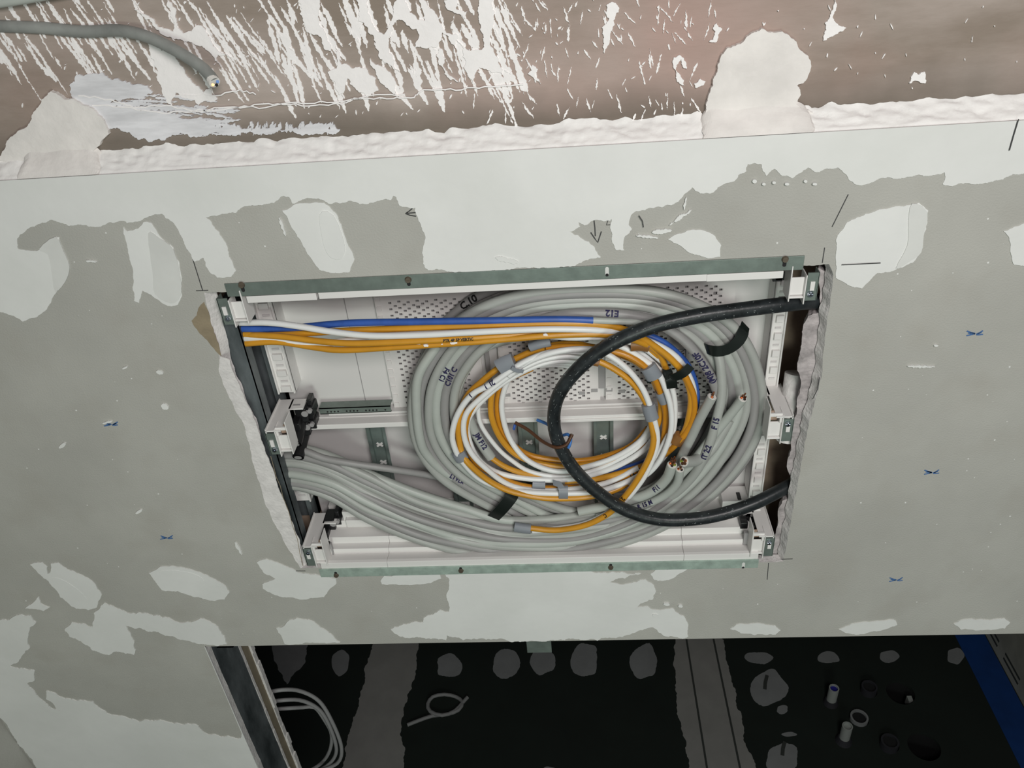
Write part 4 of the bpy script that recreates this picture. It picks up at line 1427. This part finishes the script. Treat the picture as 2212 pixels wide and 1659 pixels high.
# --- straight run of blue, orange and white from the left
RT = .0036
cable('blue_conduit', 'straight blue conduit across the top, uppermost of the coloured run', [(440, 712, .03), (515, 710, .022), (620, 709, .018), (752, 698, .016), (900, 695, .014), (1090, 692, .013), (1200, 690, .013), (1281, 692, .014)], .0040, 'blue_c')
root, path = cable('grey_cable', 'grey cable slipping out of the blue conduit under the black cable', [(1276, 692, .014), (1330, 694, .016), (1395, 698, .022), (1450, 712, .034)], .0036, 'grey_e')
cable('white_cable', 'white cable weaving over the blue conduit at the left gap', [(440, 694, .03), (514, 697, .019), (580, 697, .012), (640, 704, .0085), (720, 717, .007), (800, 725, .006), (900, 724, .006), (1000, 719, .006), (1100, 714, .006), (1200, 711, .007), (1300, 714, .012), (1360, 724, .02), (1405, 738, .027), (1450, 762, .028), (1476, 790, .029), (1497, 835, .03), (1498, 880, .031), (1488, 925, .032), (1465, 960, .036)], RT, 'white_c')
cable('orange_cable', 'orange cable just under the blue conduit, turning round the outside of the small coil', [(440, 722, .03), (522, 722, .022), (620, 722, .016), (720, 716, .015), (830, 711, .014), (1000, 704, .013), (1200, 698, .012), (1300, 702, .015), (1360, 716, .02), (1410, 745, .024), (1450, 776, .024), (1478, 812, .025), (1492, 855, .026), (1488, 900, .027), (1474, 940, .029), (1440, 978, .032), (1390, 1006, .034), (1300, 1032, .035), (1220, 1040, .036)], .0038, 'orange')
cable('orange_cable', 'lowest orange cable of the coloured run, spotted with plaster', [(440, 745, .03), (528, 742, .019), (600, 738, .013), (680, 750, .011), (740, 756, .01), (850, 750, .009), (1000, 740, .0085), (1100, 732, .0085), (1200, 724, .009), (1300, 722, .012), (1370, 734, .018), (1420, 760, .03), (1440, 800, .036)], .0038, 'orange')
root, path = cable('orange_cable', 'printed orange cable in the middle of the coloured run', [(440, 730, .03), (524, 724, .0225), (600, 726, .010), (690, 737, .005), (770, 742, .004), (900, 737, .005), (1050, 728, .0085), (1180, 719, .0145), (1300, 718, .019), (1380, 735, .026), (1420, 770, .034)], .0036, 'orange')
cable('white_cable', 'white cable dipping between orange ones near the left gap', [(440, 734, .03), (520, 731, .021), (590, 730, .015), (640, 741, .012), (700, 742, .014), (760, 733, .016), (850, 718, .019), (1000, 713, .019), (1150, 722, .019), (1230, 729, .0155), (1310, 729, .017), (1380, 745, .028), (1430, 780, .036)], RT, 'white_c')
write(path, .0036, 'PTR 4P 5P VERTIC', 985, 733, .0042, 'inkk', parent=root, shift=-.35)
# plaster spots on the lowest orange cable
mb = MB()
for (u, v, s) in ((903, 742, 9), (920, 747, 7), (980, 741, 9), (1178, 724, 6), (870, 742, 5), (955, 744, 2.5)):
    c = P(u, v, .0045 if u < 1100 else .005)
    pl = [(c.x + math.cos(k * .785) * .00045 * s * rg.uniform(.7, 1.3), c.y, c.z + math.sin(k * .785) * .00022 * s * rg.uniform(.6, 1.4)) for k in range(8)]
    mb.prism(pl, [(p[0], p[1] + .0012, p[2]) for p in pl])
o = mb.build('plaster_spot', 'splash')
tag(o, 'dried plaster spots stuck on the lowest orange cable of the run', 'plaster')

# --- small orange and white coil
YO = .026
C_ = [
    ('white_cable', 'white cable marked 2 on the outer left of the small coil', [(1275, 764, .03), (1230, 758, .029), (1185, 762, .027), (1145, 776, .024), (1109, 796, .021), (1060, 830, .018), (1019, 853, .018), (989, 894, .018), (977, 938, .018), (984, 972, .018), (998, 996, .02), (1030, 1030, .026), (1070, 1050, .024), (1130, 1062, .02), (1199, 1066, .019), (1273, 1064, .02), (1323, 1053, .022), (1385, 1024, .026), (1418, 985, .029), (1444, 940, .027)], 'white_c'),
    ('orange_cable', 'orange cable at the outer edge of the small coil, lowest at the bottom', [(1290, 752, .042), (1230, 742, .042), (1170, 752, .041), (1120, 772, .038), (1080, 793, .034), (1040, 825, .031), (1008, 858, .028), (990, 913, .025), (995, 967, .023), (1008, 996, .0185), (1050, 1034, .018), (1099, 1060, .017), (1161, 1074, .017), (1211, 1077, .017), (1273, 1073, .018), (1330, 1058, .024), (1380, 1030, .034)], 'orange'),
    ('white_cable', 'second white cable from the left in the small coil', [(1270, 772, .036), (1220, 769, .036), (1175, 776, .034), (1140, 790, .031), (1100, 812, .028), (1050, 850, .025), (1008, 892, .023), (1002, 937, .022), (1017, 977, .022), (1050, 1012, .022), (1099, 1047, .024), (1160, 1060, .026), (1230, 1057, .028), (1310, 1043, .03), (1380, 1010, .032)], 'white_c'),
    ('orange_cable', 'second orange cable from the left in the small coil', [(1150, 795, .045), (1060, 838, .034), (1020, 880, .03), (1005, 925, .0285), (1013, 970, .028), (1035, 1005, .028), (1099, 1040, .029), (1161, 1054, .031), (1240, 1052, .034), (1298, 1046, .033), (1373, 1019, .032), (1405, 998, .034), (1430, 960, .036), (1438, 905, .035), (1432, 866, .031), (1415, 820, .026), (1396, 794, .024), (1360, 770, .026), (1310, 756, .03), (1230, 748, .034), (1180, 752, .036)], 'orange_l'),
    ('white_cable', 'white cable inside the second orange one, low in the small coil', [(1260, 782, .044), (1210, 779, .043), (1160, 789, .040), (1095, 822, .036), (1045, 862, .032), (1012, 905, .031), (1012, 945, .031), (1032, 990, .0315), (1069, 1018, .032), (1124, 1032, .032), (1199, 1037, .033), (1260, 1030, .034), (1330, 1008, .034), (1390, 972, .035), (1420, 930, .036)], 'white_c'),
    ('white_cable', 'thin white cable on the inner left of the small coil', [(1250, 795, .053), (1190, 788, .052), (1130, 797, .05), (1070, 825, .046), (1040, 855, .044), (1033, 885, .042), (1041, 921, .041), (1074, 967, .04), (1106, 995, .039), (1144, 1018, .038), (1199, 1029, .037), (1248, 1026, .037), (1310, 1005, .038), (1370, 972, .038), (1412, 930, .038)], 'white_c'),
    ('orange_cable', 'outer one of the twin orange loops inside the small coil', [(1180, 760, .05), (1130, 785, .046), (1092, 815, .044), (1066, 840, .043), (1060, 880, .042), (1066, 915, .042), (1085, 952, .042), (1115, 982, .041), (1160, 1000, .040), (1225, 1008, .040), (1307, 996, .04), (1370, 970, .041), (1412, 932, .042), (1428, 880, .042), (1412, 822, .04), (1380, 785, .038), (1334, 764, .036), (1280, 750, .038), (1225, 752, .042)], 'orange'),
    ('orange_cable', 'inner one of the twin orange loops inside the small coil', [(1270, 765, .056), (1210, 764, .056), (1160, 777, .054), (1115, 808, .052), (1082, 838, .051), (1074, 880, .05), (1082, 925, .05), (1110, 962, .048), (1150, 985, .047), (1225, 995, .047), (1290, 990, .047), (1360, 965, .047), (1400, 925, .048)], 'orange_l'),
    ('white_cable', 'innermost white loop of the small coil', [(1262, 790, .05), (1205, 784, .05), (1150, 790, .049), (1110, 805, .047), (1090, 840, .046), (1084, 885, .045), (1100, 945, .043), (1138, 993, .036), (1195, 1017, .034), (1250, 1012, .035), (1323, 990, .037), (1380, 955, .039), (1410, 915, .041)], 'white_c'),
    ('white_cable', 'white cable over the top of the small coil under the grey tape', [(1100, 812, .024), (1140, 782, .024), (1200, 760, .024), (1260, 754, .025), (1300, 760, .024), (1345, 788, .020), (1383, 831, .017), (1404, 877, .015), (1419, 935, .014), (1416, 972, .013), (1398, 1018, .012), (1376, 1052, .011), (1346, 1085, .011), (1310, 1110, .012), (1260, 1132, .013), (1200, 1142, .014), (1150, 1147, .015)], 'white_c'),
    ('orange_cable', 'front orange cable looping down the right to the grey taped end', [(1280, 775, .028), (1320, 793, .025), (1361, 822, .022), (1388, 856, .020), (1401, 885, .017), (1408, 920, .0145), (1412, 950, .012), (1403, 987, .010), (1376, 1037, .008), (1348, 1075, .0075), (1318, 1107, .008), (1272, 1132, .008), (1224, 1143, .009), (1186, 1145, .010), (1140, 1140, .012)], 'orange'),
    ('white_cable', 'white cable down the right side of the small coil beside black tape', [(1300, 735, .034), (1350, 752, .03), (1392, 778, .027), (1418, 800, .024), (1436, 835, .023), (1449, 880, .022), (1450, 925, .021), (1440, 963, .021), (1422, 999, .022), (1394, 1027, .026), (1350, 1046, .029), (1290, 1058, .031)], 'white_c'),
    ('white_cable', 'white cable curving behind the grey tape at the upper right of the small coil', [(1330, 740, .036), (1380, 760, .035), (1420, 795, .034), (1448, 830, .034), (1458, 880, .034), (1452, 940, .034), (1432, 990, .034), (1390, 1020, .036)], 'white_c'),
    ('orange_cable', 'second orange cable from the outside, right of the small coil', [(1340, 730, .034), (1402, 748, .030), (1442, 770, .027), (1469, 795, .025), (1486, 825, .024), (1499, 860, .024), (1497, 900, .025), (1480, 937, .026), (1455, 965, .03), (1415, 1000, .038)], 'orange_l'),
    ('blue_conduit', 'blue conduit round the outer right of the small coil', [(1330, 712, .04), (1390, 722, .038), (1430, 738, .036), (1465, 766, .035), (1490, 798, .035), (1503, 840, .036), (1502, 880, .038), (1480, 925, .042), (1450, 962, .046), (1400, 995, .047), (1330, 1018, .046), (1270, 1030, .046)], 'blue_c'),
]
SM = {}
for nm, lb, pts, mm in C_:
    rad = .0040 if nm == 'blue_conduit' else (.0038 if mm.startswith('orange') else .0035)
    if 'thin' in lb:
        rad = .0029
    root, path = cable(nm, lb, pts, rad, mm, step=.006)
    SM[lb] = (root, path)
k0 = C_[0][1]
write(SM[k0][1], .0035, '2i  !', 1052, 826, .0085, 'ink', flip=False, parent=SM[k0][0])
write(SM[k0][1], .0035, '1', 1019, 853, .007, 'ink', flip=False, parent=SM[k0][0])
k3 = C_[3][1]
write(SM[k3][1], .0038, '12 N', 1375, 1016, .008, 'inkk', flip=False, parent=SM[k3][0])
k10 = C_[10][1]
write(SM[k10][1], .0038, '2', 1350, 1076, .007, 'inkk', parent=SM[k10][0])
write(SM[k10][1], .0038, 'C', 1313, 1112, .006, 'inkk', parent=SM[k10][0])

# --- thick black cable
BK = [(1900, 640, .05), (1835, 644, .042), (1802, 647, .034), (1772, 650, .0255), (1700, 657, .011), (1610, 668, .004), (1500, 684, -.002), (1400, 708, -.005), (1305, 752, -.006), (1240, 806, -.005), (1203, 862, -.003), (1197, 920, .0), (1213, 970, .001), (1244, 1018, .0), (1295, 1066, -.003), (1355, 1103, -.006), (1425, 1122, -.007), (1500, 1121, -.005), (1565, 1109, .0), (1625, 1089, .006), (1675, 1065, .016), (1708, 1047, .025), (1740, 1030, .034), (1790, 1010, .045), (1850, 990, .05)]
root, path = cable('black_cable', 'thick black ribbed cable looping across the front of the coils', BK, .0079, 'black_c', n=20, step=.005, lobes=4)
mb = MB()
L = sum((path[i + 1] - path[i]).length for i in range(len(path) - 1))
for i in range(240):
    s = rg.uniform(.12, L - .15)
    c, t = frame_at(path, s)
    n_ = (CAM - c)
    n_ = (n_ - t * n_.dot(t)).normalized()
    b_ = n_.cross(t)
    th = rg.gauss(0, .7)
    d_ = n_ * math.cos(th) + b_ * math.sin(th)
    l_ = rg.uniform(.0002, .0008) * rg.choice((1, 1, 2))
    w_ = rg.uniform(.00006, .0003)
    o_ = c + d_ * .00785
    side = t.cross(d_)
    mb.obox(o_, t * l_ / 1, side * w_, d_ * .0002)
mb.build('chalk_scuff', 'scuff', root)

# brown and blue single wires around the black cable
root, path = cable('brown_wire', 'thin brown wire twisted onto the black cable', [(1113, 913, .03), (1140, 928, .022), (1170, 952, .008), (1195, 965, -.006), (1210, 966, -.0085), (1224, 960, -.008), (1231, 948, -.006), (1236, 938, -.004)], .0021, 'core_n', cat='wire', n=8, step=.004)
root, path = cable('blue_wire', 'thin blue wire knotted beside the brown wire', [(1160, 907, .04), (1178, 914, .034), (1195, 925, .02), (1212, 940, .012), (1226, 938, .002), (1233, 946, -.003), (1231, 960, -.006), (1228, 967, -.006)], .0019, 'core_b', cat='wire', n=8, step=.004)
root, path = cable('blue_wire', 'short blue wire end at the top of the third hat rail', [(1113, 916, .034), (1111, 922, .032), (1110, 927, .032)], .0017, 'blue_c', cat='wire', n=8, step=.003)


# ------------------------------------------------------------------ tapes
def wrap(label, pts, a, b, m, name='tape_wrap', extra=None):
    mb = MB()
    path = spline([P(u, v, y) for u, v, y in pts], .003)
    mb.tube(path, 0, 14, flat=(a, b))
    if extra:
        q = [P(u, v, y) for u, v, y in extra[0]]
        mb.ribbon(q, extra[1], .0005)
    o = mb.build(name, m, smooth=True)
    tag(o, label, 'tape', 'brown tape wraps' if m == 'tape_b' else 'grey tape wraps')
    return o


wrap('grey tape round the pair at the left top of the small coil, tail sticking out', [(1080, 797, .024), (1097, 788, .024), (1112, 783, .024)], .0125, .006, 'tape_g', extra=([(1105, 795, .016), (1118, 801, .015), (1131, 802, .017)], .005))
wrap('slim grey tape sleeve directly under the coloured run', [(1145, 750, .034), (1165, 743, .033), (1189, 738, .033)], .0055, .005, 'tape_g')
wrap('grey tape square at the upper right of the small coil', [(1399, 791, .0225), (1407, 803, .022), (1414, 815, .022)], .0095, .0062, 'tape_g')
wrap('narrow grey tape low on the right of the small coil', [(1400, 873, .0165), (1404, 890, .0155), (1409, 905, .0145)], .0080, .0062, 'tape_g')
wrap('narrow grey tape on the far left of the small coil', [(989, 977, .0205), (994, 986, .0205), (999, 993, .0205)], .0085, .0055, 'tape_g')
wrap('grey tape band across the bottom of the small coil', [(1207, 1064, .0185), (1217, 1064, .0185), (1227, 1064, .0185)], .0105, .0058, 'tape_g', extra=([(1213, 1055, .016), (1208, 1046, .018), (1195, 1042, .022)], .009))
wrap('grey tape sleeve above the bottom tape band', [(1150, 1046, .031), (1165, 1047, .031), (1178, 1047, .031)], .0075, .006, 'tape_g')
wrap('grey tape sleeve closing the orange end at the bottom', [(1112, 1138, .014), (1130, 1141, .0125), (1147, 1143, .0115)], .0072, .006, 'tape_g')
wrap('small grey tape patch below the upper right tape square', [(1425, 846, .031), (1431, 858, .031), (1436, 868, .031)], .0065, .006, 'tape_g')
wrap('brown tape below the black cable at the top right', [(1362, 744, .026), (1382, 743, .026), (1402, 746, .026)], .0085, .006, 'tape_b')
wrap('small brown tape at the inner top of the small coil', [(1277, 779, .026), (1285, 781, .025), (1293, 783, .025)], .005, .005, 'tape_b')
wrap('brown tape at the lower right of the small coil', [(1474, 940, .029), (1467, 948, .030), (1460, 956, .031)], .0095, .0062, 'tape_b')


def ribbon_tape(label, pts, w, m='tape_k'):
    mb = MB()
    mb.ribbon(spline([P(u, v, y) for u, v, y in pts], .004), w, .0006)
    o = mb.build('tape_strip', m, smooth=True)
    tag(o, label, 'tape', 'black tape strips')


ribbon_tape('black tape strip across the grey strands under the black cable, right', [(1524, 752, .028), (1540, 758, .0195), (1560, 758, .0185), (1580, 750, .02), (1596, 736, .022), (1605, 718, .025), (1610, 702, .034)], .0135)
ribbon_tape('black tape strip across the grey strands at the bottom left', [(1066, 1118, .022), (1080, 1104, .018), (1094, 1088, .0185), (1106, 1072, .021), (1112, 1060, .028)], .0165)
mb = MB()
mb.ribbon(spline([P(u, v, y) for u, v, y in ((1440, 800, .026), (1448, 815, .02), (1456, 815, .016), (1476, 806, .013), (1492, 790, .015))], .003), .011, .0007)
mb.ribbon(spline([P(u, v, y) for u, v, y in ((1432, 806, .026), (1444, 812, .02), (1450, 822, .018), (1452, 838, .02))], .003), .012, .0007)
mb.ribbon(spline([P(u, v, y) for u, v, y in ((1396, 806, .024), (1400, 818, .022), (1404, 826, .022))], .003), .006, .0007)
o = mb.build('tape_strip', 'tape_k', smooth=True)
tag(o, 'crumpled black tape knot at the right of the small coil', 'tape')

# steel tab under the wall edge
mb = MB()
a, b = P(1137, 1386, .012), P(1192, 1410, .012)
mb.box(a.x, b.x, .0125, .0137, b.z, Z_LOW + .004)
o = mb.build('steel_tab', 'galv')
tag(o, 'small galvanised steel tab hanging below the wall edge', 'bracket')

# ------------------------------------------------------------------ dark lower space: floor with filler, pipe stubs and holes
def fxy(u, v):
    p = PZ(u, v)
    return (p.x, p.y)


def circ(c, r, n=28):
    return [(c[0] + r * math.cos(6.28318 * k / n), c[1] + r * math.sin(6.28318 * k / n)) for k in range(n)]


HOLES = [((1945, 1496), .048, 'o'), ((1996, 1612), .052, 'o'), ((1876, 1492), .029, 's'), ((1921, 1608), .031, 's'), ((1855, 1552), .033, 'r')]
hl = [circ(fxy(*h[0]), h[1]) for h in HOLES]
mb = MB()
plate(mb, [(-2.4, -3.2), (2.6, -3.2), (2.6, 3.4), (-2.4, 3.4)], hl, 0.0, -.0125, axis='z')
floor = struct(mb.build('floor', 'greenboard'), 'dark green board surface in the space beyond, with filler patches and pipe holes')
mb = MB()
mb.box(-2.4, 2.6, -3.2, 3.4, -.42, -.4)
for (c, r, kd), h in zip(HOLES, hl):
    q = fxy(*c)
    mb.cyl((q[0], q[1], -.013), (q[0], q[1], -.35), r * 1.03, 24, caps=False)
mb.build('pipe_shaft', 'dark', floor)


def fpatch(poly, m='filler', sm=False, name='filler_patch', h=.001, amp=.12):
    pcount[0] += 1
    r_ = random.Random(300 + pcount[0])
    if sm:
        poly = smooth_poly(poly, 3)
    q = rough_poly(poly, amp, 5, r_)
    f = [PZ(u, v, h) for u, v in q]
    b = [Vector((p.x, p.y, -.0003)) for p in f]
    MB().prism(f, b, capback=False).build(name, m, floor)


fpatch([(815, 1375), (907, 1375), (900, 1430), (893, 1470), (880, 1500), (872, 1540), (868, 1600), (868, 1720), (720, 1720), (745, 1620), (770, 1540), (785, 1480), (795, 1430)], 'filler2', name='joint_tape_strip', amp=.16)
fpatch([(1460, 1368), (1553, 1368), (1565, 1400), (1575, 1450), (1590, 1510), (1603, 1560), (1605, 1590), (1632, 1650), (1640, 1720), (1490, 1720), (1482, 1600), (1465, 1550), (1458, 1480)], 'filler2', name='joint_tape_strip', amp=.16)
for a, b in (((1481, 1370), (1536, 1715)), ((1539, 1370), (1610, 1715))):
    MB().ribbon([PZ(*a, .0012), PZ((a[0] + b[0]) / 2, (a[1] + b[1]) / 2, .0012), PZ(*b, .0012)], .007, .0008, up=(0, 0, 1)).build('tape_crease', 'dimwall', floor)
fpatch([(585, 1385), (662, 1385), (660, 1430), (640, 1450), (620, 1478), (600, 1440)], 'filler')
for u, v, a, b in ((737, 1432, 20, 28), (970, 1440, 27, 26), (1094, 1432, 31, 34), (1171, 1428, 28, 30), (1264, 1425, 30, 42), (1392, 1430, 31, 40), (1640, 1420, 29, 14), (1790, 1420, 25, 13), (1920, 1418, 24, 13), (2063, 1416, 19, 18), (1660, 1486, 42, 40), (1690, 1638, 38, 36), (1690, 1532, 13, 10), (1705, 1586, 16, 5), (1186, 1668, 18, 14)):
    rr_ = random.Random(int(u))
    fpatch([(u + a * math.cos(k * .628) * rr_.uniform(.8, 1.12), v + b * math.sin(k * .628) * rr_.uniform(.8, 1.12)) for k in range(10)], 'filler', sm=True)
for u, v in ((1652, 1475), (1690, 1618)):
    MB().ribbon([PZ(u + 5, v - 16, .002), PZ(u + 1, v, .002), PZ(u, v + 14, .002)], .012, .001, up=(0, 0, 1)).build('trowel_mark', 'dimwall', floor)

# pipe stubs
def stub(u, v, r, h, label, m, cap, name='pipe_stub'):
    c = PZ(u, v)
    t = thing(name, label, 'pipe', group='pipe stubs')
    mb = MB()
    n = 20
    for rr2, z0_, z1_ in ((r, -.05, h), (r * .78, h - .03, h)):
        mb.cyl((c.x, c.y, z0_), (c.x, c.y, z1_), rr2, n, caps=False)
    vs = []
    for rr2 in (r, r * .78):
        vs += [(c.x + rr2 * math.cos(6.28318 * k / n), c.y + rr2 * math.sin(6.28318 * k / n), h) for k in range(n)]
    mb.add(vs, [(k, (k + 1) % n, n + (k + 1) % n, n + k) for k in range(n)])
    mb.build('pipe_wall', m, t, smooth=True)
    MB().cyl((c.x, c.y, h - .031), (c.x, c.y, h - .008), r * .77, n).build('pipe_lining', cap, t)
    return t, c


t, c = stub(1794, 1518, .017, .085, 'pale upright pipe stub with blue lining, upper left of the pipe group', 'pipe', 'pipe_b')
MB().cyl((c.x, c.y, 0), (c.x, c.y, .02), .026, 20, r2=.02).build('pipe_collar', 'pipe_d', t)
t, c = stub(1822, 1600, .017, .085, 'pale upright pipe stub with plugged end, lower left of the pipe group', 'pipe', 'pipe')
MB().cyl((c.x, c.y, 0), (c.x, c.y, .02), .028, 20, r2=.02).build('pipe_collar', 'pipe_d', t)
stub(1855, 1553, .030, .012, 'short pale ringed waste pipe in the middle of the pipe group', 'filler', 'dark')
stub(1875, 1494, .027, .03, 'short dark pipe stub left of the upper large hole', 'pipe_d', 'dark')
stub(1919, 1612, .029, .03, 'short dark pipe stub left of the lower large hole', 'pipe_d', 'dark')
mb = MB()
q = fxy(1970, 1505)
mb.box(q[0] - .012, q[0] + .004, q[1] - .012, q[1] + .012, -.05, -.012)
mb.build('pale_shard', 'pipe', floor)

# cable ring lying on the surface
pts = [(880, 1566), (905, 1556), (935, 1546), (965, 1543), (990, 1534), (999, 1517), (985, 1505), (960, 1500), (935, 1505), (924, 1521), (930, 1537), (955, 1545), (982, 1536), (1000, 1517), (1010, 1506)]
path = spline([PZ(u, v, .008 + (.008 if 6 < i < 12 else 0)) for i, (u, v) in enumerate(pts)], .02)
root, path = cable('floor_cable', 'short looped cable lying on the dark surface', path, .007, 'dimcable', raw=True, n=10)

# cable loops behind the jamb
for lb, pts in (('outer pale cable loop behind the lower left jamb', [(560, 1500, .14), (610, 1490, .15), (650, 1493, .17), (690, 1515, .18), (718, 1560, .18), (737, 1610, .18), (734, 1642, .18), (712, 1658, .18), (670, 1670, .17), (620, 1690, .15)]),
                ('middle pale cable loop behind the lower left jamb', [(560, 1520, .15), (615, 1512, .16), (655, 1514, .18), (692, 1535, .19), (715, 1575, .19), (727, 1620, .19), (714, 1648, .19), (690, 1664, .18), (640, 1690, .16)]),
                ('inner pale cable loop behind the lower left jamb', [(560, 1535, .16), (620, 1530, .17), (655, 1528, .19), (680, 1528, .2), (700, 1553, .2), (716, 1585, .2), (712, 1622, .2), (690, 1652, .2), (640, 1680, .17)])):
    cable('white_cable', lb, pts, .0038, 'dimcable', n=10, step=.01)

# blue membrane strip and the printed boards at the right end
mb = MB()
xa_, xb_ = PZ(2067, 1382).x, PZ(2132, 1382).x
mb.box(xa_, xb_, .2, 3.3, 0.0, .0015)
o = mb.build('blue_membrane_strip', 'membrane')
tag(o, 'blue sealing membrane strip along the right end of the dark surface', 'membrane strip')
mb = MB()
mb.box(xb_ + .004, xb_ + .03, .14, 3.4, -.0125, 2.0, 0)
for k in range(12):
    for dz in (.03, .055):
        mb.box(xb_ + .003, xb_ + .0045, .6 + k * .16, .71 + k * .16, dz, dz + .009, 1)
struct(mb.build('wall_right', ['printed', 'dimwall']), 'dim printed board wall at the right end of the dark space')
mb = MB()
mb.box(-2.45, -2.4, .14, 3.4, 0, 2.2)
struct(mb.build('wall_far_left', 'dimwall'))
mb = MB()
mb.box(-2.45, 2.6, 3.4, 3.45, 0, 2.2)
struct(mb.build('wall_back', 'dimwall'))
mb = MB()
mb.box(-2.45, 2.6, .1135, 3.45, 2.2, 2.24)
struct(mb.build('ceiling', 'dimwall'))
